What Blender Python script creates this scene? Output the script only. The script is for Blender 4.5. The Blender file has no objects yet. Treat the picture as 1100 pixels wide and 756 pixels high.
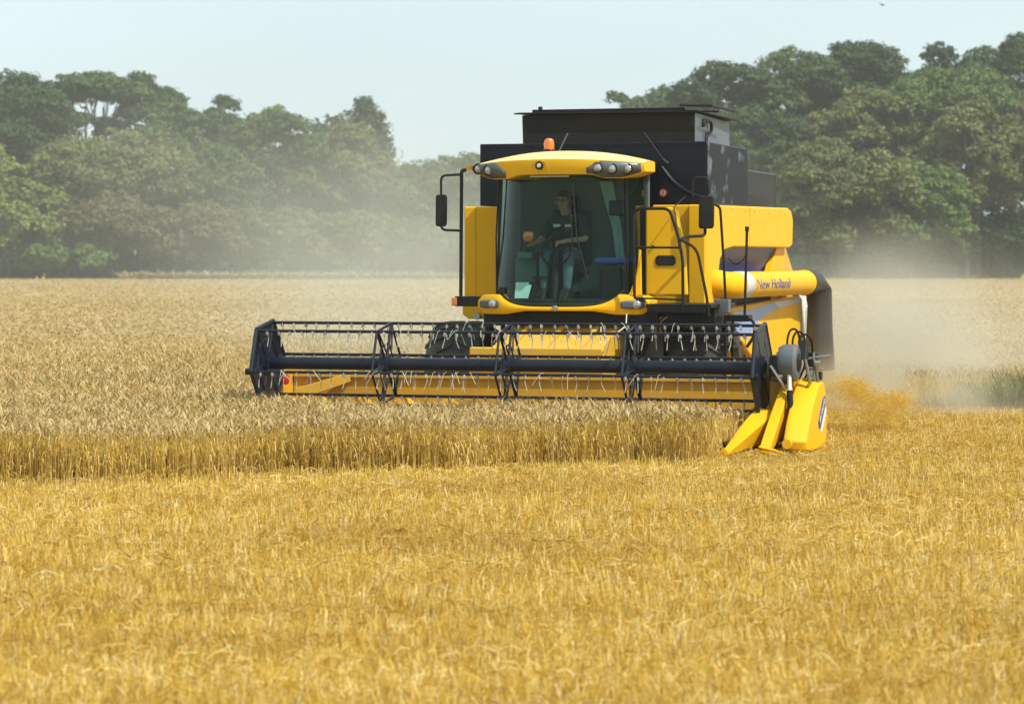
import bpy, bmesh, math, random
import numpy as np
from mathutils import Vector, Matrix, Euler, Quaternion

# ------------------------------------------------------------------ camera, sky, sun, exposure
scene = bpy.context.scene
COL = scene.collection
R = math.radians
random.seed(7)
CAM_H = 2.15

cam_d = bpy.data.cameras.new("camera")
cam = bpy.data.objects.new("camera", cam_d)
COL.objects.link(cam)
cam.location = (0, 0, CAM_H)
cam.rotation_euler = (R(90), 0, 0)
cam_d.sensor_width = 36
cam_d.lens = 96.55
cam_d.shift_y = -0.0864
cam_d.clip_start = 0.3
cam_d.clip_end = 6000
cam_d.dof.use_dof = True
cam_d.dof.focus_distance = 32.0
cam_d.dof.aperture_fstop = 3.1
scene.camera = cam

SUN_EL, SUN_AZ = 50.0, 52.0     # azimuth measured to the right of the direction back towards the camera
sx, sy = math.sin(R(SUN_AZ)), -math.cos(R(SUN_AZ))
to_sun = Vector((sx * math.cos(R(SUN_EL)), sy * math.cos(R(SUN_EL)), math.sin(R(SUN_EL))))

world = bpy.data.worlds.new("World")
scene.world = world
world.use_nodes = True
wn, wl = world.node_tree.nodes, world.node_tree.links
wn.clear()
w_out = wn.new("ShaderNodeOutputWorld")
w_bg = wn.new("ShaderNodeBackground")
w_sky = wn.new("ShaderNodeTexSky")
w_sky.sky_type = 'NISHITA'
w_sky.sun_disc = False
w_sky.sun_elevation = R(SUN_EL)
w_sky.sun_rotation = math.atan2(to_sun.x, to_sun.y)
w_sky.air_density = 1.0
w_sky.dust_density = 2.5
w_sky.ozone_density = 1.0
w_tc = wn.new("ShaderNodeTexCoord")
w_map = wn.new("ShaderNodeMapping")
w_map.inputs['Scale'].default_value = (1.2, 1.2, 4.0)
w_noise = wn.new("ShaderNodeTexNoise")
w_noise.inputs['Scale'].default_value = 2.2
w_noise.inputs['Detail'].default_value = 5
w_rng = wn.new("ShaderNodeMapRange")
w_rng.inputs['From Min'].default_value = 0.3
w_rng.inputs['From Max'].default_value = 0.7
w_rng.inputs['To Min'].default_value = 0.70
w_rng.inputs['To Max'].default_value = 0.95
w_mix = wn.new("ShaderNodeMixRGB")
w_mix.inputs['Color2'].default_value = (6.5, 7.75, 8.1, 1)     # thin bright high cloud
wl.new(w_tc.outputs['Generated'], w_map.inputs['Vector'])
wl.new(w_map.outputs['Vector'], w_noise.inputs['Vector'])
wl.new(w_noise.outputs['Fac'], w_rng.inputs['Value'])
wl.new(w_rng.outputs['Result'], w_mix.inputs['Fac'])
wl.new(w_sky.outputs['Color'], w_mix.inputs['Color1'])
wl.new(w_mix.outputs['Color'], w_bg.inputs['Color'])
w_bg.inputs['Strength'].default_value = 0.118
wl.new(w_bg.outputs['Background'], w_out.inputs['Surface'])

sun_d = bpy.data.lights.new("sun", 'SUN')
sun_d.energy = 4.7
sun_d.angle = R(0.5)
sun_d.color = (1.0, 0.95, 0.86)
sun = bpy.data.objects.new("sun", sun_d)
COL.objects.link(sun)
sun.location = to_sun * 80
sun.rotation_euler = (-to_sun).to_track_quat('-Z', 'Y').to_euler()

scene.view_settings.view_transform = 'Standard'
scene.view_settings.look = 'None'
scene.view_settings.exposure = 0.14
scene.view_settings.gamma = 1.0
scene.view_settings.use_curve_mapping = False
cy = scene.cycles
cy.use_denoising = True
cy.max_bounces = 6
cy.diffuse_bounces = 3
cy.glossy_bounces = 3
cy.transmission_bounces = 4
cy.transparent_max_bounces = 12
cy.volume_bounces = 1
cy.volume_step_rate = 2.0
cy.volume_max_steps = 128
cy.caustics_reflective = False
cy.caustics_refractive = False


# ------------------------------------------------------------------ helpers
def tag(o, label=None, cat=None, group=None, kind=None):
    if label: o['label'] = label
    if cat: o['category'] = cat
    if group: o['group'] = group
    if kind: o['kind'] = kind
    return o


def nodes_of(m):
    m.use_nodes = True
    nt = m.node_tree
    return nt, nt.nodes, nt.links, nt.nodes['Principled BSDF']


def mat(name, col, rough=0.5, metal=0.0, var=0.12, scale=6.0, dirt=0.0, dirt_col=(.30, .24, .14), bump=0.0,
        coat=0.0, spec=0.5, dmin=.42, dmax=.75, settle=False):
    """painted / plain surface: noise-varied colour, optional dust film and bump"""
    m = bpy.data.materials.new(name)
    nt, N, L, P = nodes_of(m)
    tc = N.new("ShaderNodeTexCoord")
    nz = N.new("ShaderNodeTexNoise")
    nz.inputs['Scale'].default_value = scale
    nz.inputs['Detail'].default_value = 6
    L.new(tc.outputs['Object'], nz.inputs['Vector'])
    mx = N.new("ShaderNodeMixRGB")
    mx.inputs['Color1'].default_value = (*[c * (1 - var) for c in col], 1)
    mx.inputs['Color2'].default_value = (*[min(1, c * (1 + var)) for c in col], 1)
    L.new(nz.outputs['Fac'], mx.inputs['Fac'])
    last = mx.outputs['Color']
    P.inputs['Roughness'].default_value = rough
    if dirt > 0:
        n2 = N.new("ShaderNodeTexNoise")
        n2.inputs['Scale'].default_value = 2.6
        n2.inputs['Detail'].default_value = 8
        n2.inputs['Roughness'].default_value = 0.7
        L.new(tc.outputs['Object'], n2.inputs['Vector'])
        rg = N.new("ShaderNodeMapRange")
        rg.inputs['From Min'].default_value = dmin
        rg.inputs['From Max'].default_value = dmax
        rg.inputs['To Max'].default_value = dirt
        L.new(n2.outputs['Fac'], rg.inputs['Value'])
        m2 = N.new("ShaderNodeMixRGB")
        m2.inputs['Color2'].default_value = (*dirt_col, 1)
        if settle:       # dust lies on faces that point up
            ge = N.new("ShaderNodeNewGeometry")
            sep = N.new("ShaderNodeSeparateXYZ")
            L.new(ge.outputs['Normal'], sep.inputs[0])
            up_ = N.new("ShaderNodeMapRange")
            up_.inputs['From Min'].default_value = .35
            up_.inputs['From Max'].default_value = .85
            L.new(sep.outputs['Z'], up_.inputs['Value'])
            mu = N.new("ShaderNodeMath")
            mu.operation = 'MULTIPLY'
            L.new(rg.outputs['Result'], mu.inputs[0])
            L.new(up_.outputs['Result'], mu.inputs[1])
            L.new(mu.outputs['Value'], m2.inputs['Fac'])
        else:
            L.new(rg.outputs['Result'], m2.inputs['Fac'])
        L.new(last, m2.inputs['Color1'])
        last = m2.outputs['Color']
        r2 = N.new("ShaderNodeMapRange")
        r2.inputs['To Min'].default_value = rough
        r2.inputs['To Max'].default_value = min(1, rough + 0.5)
        L.new(rg.outputs['Result'], r2.inputs['Value'])
        L.new(r2.outputs['Result'], P.inputs['Roughness'])
    L.new(last, P.inputs['Base Color'])
    P.inputs['Metallic'].default_value = metal
    P.inputs['Coat Weight'].default_value = coat
    P.inputs['Specular IOR Level'].default_value = spec
    if bump > 0:
        b = N.new("ShaderNodeBump")
        b.inputs['Strength'].default_value = bump
        b.inputs['Distance'].default_value = 0.02
        L.new(nz.outputs['Fac'], b.inputs['Height'])
        L.new(b.outputs['Normal'], P.inputs['Normal'])
    return m


def attr_mat(name, stops, rough=0.7, transl=0.0, transl_col=None, patch=None):
    """plant material: colour picked along a ramp by the per-stalk 'var' attribute, mixed with broad field patches"""
    m = bpy.data.materials.new(name)
    nt, N, L, P = nodes_of(m)
    at = N.new("ShaderNodeAttribute")
    at.attribute_name = 'var'
    rp = N.new("ShaderNodeValToRGB")
    el = rp.color_ramp.elements
    el[0].position, el[0].color = stops[0][0], (*stops[0][1], 1)
    el[1].position, el[1].color = stops[-1][0], (*stops[-1][1], 1)
    for p, c in stops[1:-1]:
        e = el.new(p)
        e.color = (*c, 1)
    L.new(at.outputs['Fac'], rp.inputs['Fac'])
    last = rp.outputs['Color']
    if patch:
        ge = N.new("ShaderNodeNewGeometry")
        mp = N.new("ShaderNodeMapping")
        mp.inputs['Rotation'].default_value = (0, 0, R(-24))
        mp.inputs['Scale'].default_value = patch[1]
        L.new(ge.outputs['Position'], mp.inputs['Vector'])
        nz = N.new("ShaderNodeTexNoise")
        nz.inputs['Scale'].default_value = 1.0
        nz.inputs['Detail'].default_value = 4
        L.new(mp.outputs['Vector'], nz.inputs['Vector'])
        rg = N.new("ShaderNodeMapRange")
        rg.inputs['From Min'].default_value = 0.40
        rg.inputs['From Max'].default_value = 0.68
        rg.inputs['To Max'].default_value = patch[2]
        L.new(nz.outputs['Fac'], rg.inputs['Value'])
        mx = N.new("ShaderNodeMixRGB")
        mx.blend_type = 'MULTIPLY'
        mx.inputs['Color2'].default_value = (*patch[0], 1)
        L.new(rg.outputs['Result'], mx.inputs['Fac'])
        L.new(last, mx.inputs['Color1'])
        last = mx.outputs['Color']
    L.new(last, P.inputs['Base Color'])
    P.inputs['Roughness'].default_value = rough
    P.inputs['Specular IOR Level'].default_value = 0.25
    if transl > 0:
        t = N.new("ShaderNodeBsdfTranslucent")
        L.new(last, t.inputs['Color'])
        ms = N.new("ShaderNodeMixShader")
        ms.inputs['Fac'].default_value = transl
        L.new(P.outputs['BSDF'], ms.inputs[1])
        L.new(t.outputs['BSDF'], ms.inputs[2])
        L.new(ms.outputs['Shader'], N['Material Output'].inputs['Surface'])
    return m


class MB:
    """collects shapes and links them as ONE mesh object"""

    def __init__(self):
        self.v, self.f = [], []

    def add(self, vs, fs):
        o = len(self.v)
        self.v += [tuple(p) for p in vs]
        self.f += [tuple(i + o for i in f) for f in fs]
        return self

    def box(self, lo, hi, rot=None, piv=None):
        (x0, y0, z0), (x1, y1, z1) = lo, hi
        vs = [Vector(p) for p in ((x0, y0, z0), (x1, y0, z0), (x1, y1, z0), (x0, y1, z0),
                                  (x0, y0, z1), (x1, y0, z1), (x1, y1, z1), (x0, y1, z1))]
        if rot:
            c = Vector(piv) if piv else sum(vs, Vector()) / 8
            M = Euler(rot).to_matrix()
            vs = [c + M @ (p - c) for p in vs]
        return self.add(vs, [(0, 3, 2, 1), (4, 5, 6, 7), (0, 1, 5, 4), (1, 2, 6, 5), (2, 3, 7, 6), (3, 0, 4, 7)])

    def tube(self, pts, r, seg=8, caps=True):
        pts = [Vector(p) for p in pts]
        n = len(pts)
        rs = r if isinstance(r, (list, tuple)) else [r] * n
        vs, fs = [], []
        t0 = (pts[1] - pts[0]).normalized()
        up = Vector((0, 0, 1)) if abs(t0.z) < 0.9 else Vector((1, 0, 0))
        a = t0.cross(up).normalized()
        for i, p in enumerate(pts):
            t = (pts[min(i + 1, n - 1)] - pts[max(i - 1, 0)]).normalized()
            a = (a - t * a.dot(t)).normalized()
            b = t.cross(a)
            for k in range(seg):
                w = 2 * math.pi * k / seg
                vs.append(p + (a * math.cos(w) + b * math.sin(w)) * rs[i])
        for i in range(n - 1):
            for k in range(seg):
                k2 = (k + 1) % seg
                fs.append((i * seg + k, i * seg + k2, (i + 1) * seg + k2, (i + 1) * seg + k))
        if caps:
            fs.append(tuple(range(seg - 1, -1, -1)))
            fs.append(tuple((n - 1) * seg + k for k in range(seg)))
        return self.add(vs, fs)

    def prism(self, poly, off):
        """polygon (3-d points) extruded by vector off"""
        off = Vector(off)
        p = [Vector(q) for q in poly]
        n = len(p)
        vs = p + [q + off for q in p]
        fs = [tuple(range(n - 1, -1, -1)), tuple(range(n, 2 * n))]
        fs += [(i, (i + 1) % n, n + (i + 1) % n, n + i) for i in range(n)]
        return self.add(vs, fs)

    def lathe(self, prof, c, axis='x', seg=32, arc=None):
        """profile of (radius, along) revolved about an axis through c"""
        c = Vector(c)
        vs, fs = [], []
        n = len(prof)
        for k in range(seg):
            w = 2 * math.pi * k / seg
            for r, a in prof:
                if axis == 'x': vs.append(c + Vector((a, r * math.cos(w), r * math.sin(w))))
                elif axis == 'y': vs.append(c + Vector((r * math.cos(w), a, r * math.sin(w))))
                else: vs.append(c + Vector((r * math.cos(w), r * math.sin(w), a)))
        for k in range(seg):
            k2 = (k + 1) % seg
            for i in range(n - 1):
                fs.append((k * n + i, k * n + i + 1, k2 * n + i + 1, k2 * n + i))
        return self.add(vs, fs)

    def grid(self, fn, us, vs_):
        pts = [fn(u, v) for u in us for v in vs_]
        m = len(vs_)
        fs = [(i * m + j, (i + 1) * m + j, (i + 1) * m + j + 1, i * m + j + 1)
              for i in range(len(us) - 1) for j in range(m - 1)]
        return self.add(pts, fs)

    def build(self, name, m, parent=None, bevel=0.0, smooth=False, seg=2, solid=0.0, subd=0):
        me = bpy.data.meshes.new(name)
        me.from_pydata(self.v, [], self.f)
        bm = bmesh.new()
        bm.from_mesh(me)
        bmesh.ops.recalc_face_normals(bm, faces=bm.faces)
        bm.to_mesh(me)
        bm.free()
        o = bpy.data.objects.new(name, me)
        COL.objects.link(o)
        for q in (m if isinstance(m, (list, tuple)) else [m]):
            me.materials.append(q)
        if parent: o.parent = parent
        if solid:
            md = o.modifiers.new("thickness", 'SOLIDIFY')
            md.thickness = solid
            md.offset = 0
        if bevel:
            md = o.modifiers.new("bevel", 'BEVEL')
            md.width = bevel
            md.segments = seg
            md.limit_method = 'ANGLE'
            md.angle_limit = R(35)
            md.harden_normals = True
        if subd:
            md = o.modifiers.new("subd", 'SUBSURF')
            md.levels = md.render_levels = subd
        if smooth:
            me.polygons.foreach_set('use_smooth', [True] * len(me.polygons))
            if not subd:
                me.set_sharp_from_angle(angle=R(40))
        elif bevel:
            me.polygons.foreach_set('use_smooth', [True] * len(me.polygons))
            me.set_sharp_from_angle(angle=R(40))
        return o


def empty(name, loc=(0, 0, 0), rz=0.0):
    o = bpy.data.objects.new(name, None)
    o.empty_display_size = 0.2
    COL.objects.link(o)
    o.location = loc
    o.rotation_euler = (0, 0, rz)
    return o


def bez(pts, n=8):
    """Catmull-Rom through points"""
    P = [Vector(p) for p in pts]
    P = [2 * P[0] - P[1]] + P + [2 * P[-1] - P[-2]]
    out = []
    for i in range(1, len(P) - 2):
        for k in range(n):
            t = k / n
            a, b, c, d = P[i - 1], P[i], P[i + 1], P[i + 2]
            out.append(0.5 * ((2 * b) + (c - a) * t + (2 * a - 5 * b + 4 * c - d) * t * t + (3 * b - a - 3 * c + d) * t ** 3))
    out.append(P[-2])
    return out


def rounded(pts, rad, n=4):
    """polyline with its inner corners rounded"""
    P = [Vector(p) for p in pts]
    out = [P[0]]
    for i in range(1, len(P) - 1):
        d0, d1 = (P[i - 1] - P[i]), (P[i + 1] - P[i])
        r = min(rad, d0.length * .45, d1.length * .45)
        a, b = P[i] + d0.normalized() * r, P[i] + d1.normalized() * r
        for k in range(n + 1):
            t = k / n
            out.append(a * (1 - t) ** 2 + P[i] * 2 * t * (1 - t) + b * t * t)
    out.append(P[-1])
    return out


def np_mesh(name, V, F, m, var=None, mi=None, parent=None):
    """big mesh from numpy arrays; F (n,3) or (n,4)"""
    k = F.shape[1]
    me = bpy.data.meshes.new(name)
    me.vertices.add(len(V))
    me.vertices.foreach_set('co', np.ascontiguousarray(V, np.float32).ravel())
    me.loops.add(F.size)
    me.loops.foreach_set('vertex_index', np.ascontiguousarray(F, np.int32).ravel())
    me.polygons.add(len(F))
    me.polygons.foreach_set('loop_start', np.arange(0, F.size, k, dtype=np.int32))
    for q in (m if isinstance(m, (list, tuple)) else [m]):
        me.materials.append(q)
    if mi is not None:
        me.polygons.foreach_set('material_index', mi.astype(np.int32))
    me.update(calc_edges=True)
    if var is not None:
        a = me.attributes.new('var', 'FLOAT', 'POINT')
        a.data.foreach_set('value', var.astype(np.float32))
    o = bpy.data.objects.new(name, me)
    COL.objects.link(o)
    if parent: o.parent = parent
    return o


def scatter(templates, pos, scl, yaw, tilt, rng, var=None):
    """numpy instancing into one mesh: templates = list of (verts, quads, matidx)"""
    n = len(pos)
    which = rng.integers(0, len(templates), n)
    Vs, Fs, Ms, As = [], [], [], []
    off = 0
    if var is None: var = rng.random(n)
    tdir = rng.random(n) * 2 * np.pi
    for ti, (tv, tf, tm) in enumerate(templates):
        idx = np.nonzero(which == ti)[0]
        if len(idx) == 0: continue
        m = len(tv)
        c, s = np.cos(yaw[idx]), np.sin(yaw[idx])
        P = tv[None] * scl[idx][:, None, None] if scl.ndim == 1 else tv[None] * scl[idx][:, None, :]
        x = P[..., 0] * c[:, None] - P[..., 1] * s[:, None]
        y = P[..., 0] * s[:, None] + P[..., 1] * c[:, None]
        z = P[..., 2]
        t = tilt[idx][:, None]
        dx, dy = np.cos(tdir[idx])[:, None], np.sin(tdir[idx])[:, None]
        al = x * dx + y * dy
        na = al * np.cos(t) + z * np.sin(t)
        nz = -al * np.sin(t) + z * np.cos(t)
        x = x + (na - al) * dx
        y = y + (na - al) * dy
        Q = np.stack([x, y, nz], -1) + pos[idx][:, None, :]
        Vs.append(Q.reshape(-1, 3))
        Fs.append((tf[None] + (np.arange(len(idx)) * m)[:, None, None] + off).reshape(-1, tf.shape[1]))
        Ms.append(np.tile(tm, len(idx)))
        As.append(np.repeat(var[idx], m))
        off += len(idx) * m
    return np.concatenate(Vs), np.concatenate(Fs), np.concatenate(Ms), np.concatenate(As)


# ------------------------------------------------------------------ materials
YEL = (0.76, 0.415, 0.003)
M = dict(
    yellow=mat("yellow_paint", YEL, .45, var=.06, scale=1.4, dirt=.34, dirt_col=(.48, .31, .09), spec=.14, dmin=.44, dmax=.82),
    yellow_dusty=mat("dusty_yellow_paint", (.66, .37, .012), .5, var=.08, scale=3, dirt=.75, dirt_col=(.40, .30, .15)),
    yellow_trough=mat("worn_yellow_paint", (.62, .34, .008), .5, var=.12, scale=2, dirt=.6, dirt_col=(.34, .23, .08)),
    roof=mat("roof_yellow_paint", (.80, .45, .01), .40, var=.05, scale=1.5, dirt=.8, dirt_col=(.66, .55, .30), spec=.4, dmin=.2, dmax=.5, settle=True),
    navy=mat("reel_black_paint", (.006, .010, .022), .33, var=.2, scale=4, dirt=.08, dirt_col=(.12, .10, .07), spec=.25),
    black=mat("black_paint", (.007, .008, .010), .42, var=.2, scale=5, dirt=.08, dirt_col=(.10, .09, .07), spec=.2),
    tank=mat("tank_black_paint", (.006, .009, .018), .32, var=.25, scale=1.3, dirt=.12, dirt_col=(.04, .04, .04), spec=.16),
    inside=mat("tank_inside_steel", (.014, .013, .013), .7, var=.4, scale=2.2, dirt=.3, dirt_col=(.06, .03, .02), spec=.25),
    plastic=mat("black_plastic", (.010, .010, .011), .5, var=.15, dirt=.08, dirt_col=(.12, .10, .07), spec=.25),
    rubber=mat("tyre_rubber", (.022, .022, .022), .75, var=.25, scale=9, dirt=.7, dirt_col=(.16, .135, .09), bump=.2),
    spout=mat("spout_rubber", (.010, .010, .010), .40, var=.3, scale=2, dirt=.25, dirt_col=(.07, .06, .05)),
    grey=mat("grey_paint", (.075, .095, .12), .4, var=.12, dirt=.3),
    pale=mat("pale_plastic", (.55, .53, .46), .5, var=.1),
    tine=mat("worn_tine_plastic", (.34, .33, .29), .5, var=.45, scale=22),
    steel=mat("bare_steel", (.35, .35, .34), .35, metal=.9, var=.15, dirt=.4),
    white=mat("white_paint", (.72, .72, .68), .4, var=.05, dirt=.25),
    blue=mat("blue_paint", (.022, .055, .25), .4, var=.08, spec=.4),
    skyblue=mat("light_blue_decal", (.22, .33, .62), .35, var=.06),
    silver=mat("silver_decal", (.52, .55, .62), .35, var=.08),
    red=mat("red_sticker", (.55, .03, .03), .4),
    lens_hous=mat("lamp_housing", (.075, .088, .10), .35, var=.1),
    rim=mat("wheel_rim_paint", (.60, .33, .02), .45, dirt=.6),
    skin=mat("skin", (.42, .22, .15), .5, var=.1),
    hair=mat("dark_hair", (.015, .011, .009), .6),
    shirt=mat("dark_shirt", (.020, .028, .026), .85, var=.3, scale=14),
    jeans=mat("faded_jeans", (.085, .12, .15), .85, var=.3, scale=9),
    seat=mat("seat_cloth", (.025, .03, .04), .9),
    cabgrey=mat("cab_trim", (.10, .125, .12), .7, var=.15),
    sky_streak=mat("pale_sky_streak", (.34, .42, .44), .6, var=.2),  # pale blue of reflected sky, put into the colour
    paper=mat("white_sheet", (.72, .78, .78), .6, var=.03),
)


def glass_mat(name, tint, gloss=0.09):
    m = bpy.data.materials.new(name)
    m.use_nodes = True
    N, L = m.node_tree.nodes, m.node_tree.links
    N.clear()
    o = N.new("ShaderNodeOutputMaterial")
    t = N.new("ShaderNodeBsdfTransparent")
    t.inputs['Color'].default_value = (*tint, 1)
    g = N.new("ShaderNodeBsdfGlossy")
    g.inputs['Roughness'].default_value = .03
    g.inputs['Color'].default_value = (.9, 1, .97, 1)
    fr = N.new("ShaderNodeFresnel")
    fr.inputs['IOR'].default_value = 1.25
    mx = N.new("ShaderNodeMixShader")
    L.new(fr.outputs['Fac'], mx.inputs['Fac'])
    L.new(t.outputs['BSDF'], mx.inputs[1])
    L.new(g.outputs['BSDF'], mx.inputs[2])
    L.new(mx.outputs['Shader'], o.inputs['Surface'])
    return m


M['glass'] = glass_mat("green_tinted_glass", (.56, .80, .73))
M['screen'] = None


def lamp_glass(name, col, rough=.1):
    m = bpy.data.materials.new(name)
    nt, N, L, P = nodes_of(m)
    P.inputs['Base Color'].default_value = (*col, 1)
    P.inputs['Roughness'].default_value = rough
    P.inputs['Metallic'].default_value = .55
    P.inputs['Coat Weight'].default_value = 1
    w = N.new("ShaderNodeTexVoronoi")
    w.inputs['Scale'].default_value = 45
    tc = N.new("ShaderNodeTexCoord")
    L.new(tc.outputs['Object'], w.inputs['Vector'])
    b = N.new("ShaderNodeBump")
    b.inputs['Strength'].default_value = .5
    b.inputs['Distance'].default_value = .01
    L.new(w.outputs['Distance'], b.inputs['Height'])
    L.new(b.outputs['Normal'], P.inputs['Normal'])
    return m


M['lens'] = lamp_glass("lamp_lens", (.42, .43, .43))
M['amber'] = lamp_glass("amber_lens", (.85, .22, .01), .2)
M['orange_dull'] = mat("orange_marker", (.55, .17, .05), .35)

# perforated dark screen
m = bpy.data.materials.new("perforated_screen")
m.use_nodes = True
N, L = m.node_tree.nodes, m.node_tree.links
P = N['Principled BSDF']
P.inputs['Base Color'].default_value = (.03, .032, .034, 1)
P.inputs['Roughness'].default_value = .6
P.inputs['Alpha'].default_value = .55
M['screen'] = m

# ------------------------------------------------------------------ ground
def ground_mat():
    m = bpy.data.materials.new("straw_covered_soil")
    nt, N, L, P = nodes_of(m)
    ge = N.new("ShaderNodeNewGeometry")
    mp = N.new("ShaderNodeMapping")
    mp.inputs['Rotation'].default_value = (0, 0, R(-24))
    mp.inputs['Scale'].default_value = (.35, 1.6, 1)
    L.new(ge.outputs['Position'], mp.inputs['Vector'])
    n1 = N.new("ShaderNodeTexNoise")
    n1.inputs['Scale'].default_value = 1.2
    n1.inputs['Detail'].default_value = 8
    n2 = N.new("ShaderNodeTexNoise")
    n2.inputs['Scale'].default_value = 30
    n2.inputs['Detail'].default_value = 4
    L.new(mp.outputs['Vector'], n1.inputs['Vector'])
    L.new(ge.outputs['Position'], n2.inputs['Vector'])
    r1 = N.new("ShaderNodeValToRGB")
    r1.color_ramp.elements[0].position = .3
    r1.color_ramp.elements[0].color = (.40, .27, .045, 1)
    r1.color_ramp.elements[1].position = .75
    r1.color_ramp.elements[1].color = (.62, .44, .09, 1)
    L.new(n1.outputs['Fac'], r1.inputs['Fac'])
    mx = N.new("ShaderNodeMixRGB")
    mx.blend_type = 'MULTIPLY'
    mx.inputs['Fac'].default_value = .7
    r2 = N.new("ShaderNodeValToRGB")
    r2.color_ramp.elements[0].position = .35
    r2.color_ramp.elements[0].color = (.45, .4, .3, 1)
    r2.color_ramp.elements[1].position = .65
    r2.color_ramp.elements[1].color = (1, 1, 1, 1)
    L.new(n2.outputs['Fac'], r2.inputs['Fac'])
    L.new(r1.outputs['Color'], mx.inputs['Color1'])
    L.new(r2.outputs['Color'], mx.inputs['Color2'])
    L.new(mx.outputs['Color'], P.inputs['Base Color'])
    P.inputs['Roughness'].default_value = .95
    b = N.new("ShaderNodeBump")
    b.inputs['Distance'].default_value = .03
    L.new(n2.outputs['Fac'], b.inputs['Height'])
    L.new(b.outputs['Normal'], P.inputs['Normal'])
    return m


g = MB().grid(lambda u, v: (u, v, 0), [-2500, -400, -100, -30, 30, 100, 400, 2500], [-60, 0, 20, 60, 150, 400, 900, 3000])
tag(g.build('field_ground', ground_mat()), kind='structure')

# ------------------------------------------------------------------ combine frame
TH = R(17)
OX, OY = -.05, 32.48
cT, sT = math.cos(TH), math.sin(TH)


def to_local(X, Y):
    dx, dy = X - OX, Y - OY
    return dx * cT - dy * sT, dx * sT + dy * cT


root = empty('combine_harvester', (OX, OY, 0), -TH)
tag(root, 'yellow combine harvester with black reel and black grain tank cutting the wheat', 'combine harvester')
rng = np.random.default_rng(11)

# --- header -------------------------------------------------------
h = MB()
h.prism([(-3.12, 1.02, .12), (-3.12, 1.02, .78), (-3.12, 1.10, .80), (-3.12, 1.14, .78), (-3.12, 1.14, .12)], (6.24, 0, 0))   # back sheet
h.prism([(-3.12, 1.019, .13), (-3.12, .99, .34), (-3.12, .80, .16), (-3.12, .1, .10), (-3.12, .1, .07), (-3.12, 1.019, .08)], (6.24, 0, 0))  # floor pan
h.box((-3.14, 1.141, .60), (3.14, 1.22, .76))
h.box((-3.18, .2, .08), (-3.125, 1.22, .86))
h.box((3.125, .2, .08), (3.18, 1.22, .86))
header = h.build('header_trough', M['yellow_trough'], root, bevel=.012)
# top rim, brighter
MB().box((-3.1, .985, .735), (3.1, 1.016, .775)).build('rim_rail', M['yellow_dusty'], header, bevel=.006)
# cutterbar with knife guards
k = MB().box((-3.1, -.02, .06), (3.1, .095, .095))
for i in range(82):
    u = -3.05 + i * .0753
    k.add([(u - .018, -.02, .065), (u + .018, -.02, .065), (u + .018, -.02, .09), (u - .018, -.02, .09), (u, -.13, .075)],
          [(0, 1, 2, 3), (0, 4, 1), (1, 4, 2), (2, 4, 3), (3, 4, 0)])
k.build('cutter_bar', M['steel'], header)
# intake auger with spiral flighting
a = MB().tube([(-3.08, .66, .31), (3.08, .66, .31)], .11, 18)
for sgn in (-1, 1):
    n = 110
    vs, fs = [], []
    for i in range(n + 1):
        t = i / n
        u = sgn * (3.05 - t * 2.45)
        w = t * 2 * math.pi * 4.4
        d = Vector((0, math.cos(w), math.sin(w) * sgn))
        cpt = Vector((u, .66, .31))
        vs += [cpt + d * .10, cpt + d * .205, cpt + d * .205 + Vector((.006, 0, 0)), cpt + d * .10 + Vector((.006, 0, 0))]
    for i in range(n):
        for j in range(4):
            fs.append((i * 4 + j, i * 4 + (j + 1) % 4, i * 4 + 4 + (j + 1) % 4, i * 4 + 4 + j))
    a.add(vs, fs)
a.build('intake_auger', M['yellow_trough'], header, smooth=True)
# feeder house
f = MB()
f.add([(-.72, 1.15, .30), (.72, 1.15, .30), (.72, 1.15, .98), (-.72, 1.15, .98),
       (-.70, 2.9, .95), (.70, 2.9, .95), (.70, 2.9, 1.46), (-.70, 2.9, 1.46)],
      [(0, 1, 2, 3), (7, 6, 5, 4), (0, 4, 5, 1), (3, 2, 6, 7), (1, 5, 6, 2), (0, 3, 7, 4)])
feeder = f.build('feeder_house', M['yellow_dusty'], root, bevel=.015)
q = MB()
for u in (-.45, 0, .45):
    q.add([(u - .03, 1.25, 1.01), (u + .03, 1.25, 1.01), (u + .03, 2.6, 1.40), (u - .03, 2.6, 1.40),
           (u - .03, 1.25, 1.04), (u + .03, 1.25, 1.04), (u + .03, 2.6, 1.43), (u - .03, 2.6, 1.43)],
          [(0, 1, 2, 3), (4, 7, 6, 5), (0, 4, 5, 1), (1, 5, 6, 2), (2, 6, 7, 3), (3, 7, 4, 0)])
q.build('stiffening_rib', M['yellow_dusty'], feeder)
MB().box((-.85, 1.145, .80), (.85, 1.25, 1.12)).build('feeder_adapter', M['yellow_dusty'], feeder, bevel=.02)
for sg in (-1, 1):
    MB().tube([(sg * .9, 1.25, .55), (sg * .92, 2.7, 1.05)], .05, 10).tube([(sg * .91, 1.9, .77), (sg * .93, 3.0, 1.15)], .07, 10) \
        .build('lift_cylinder', M['black'], feeder, smooth=True)

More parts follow.
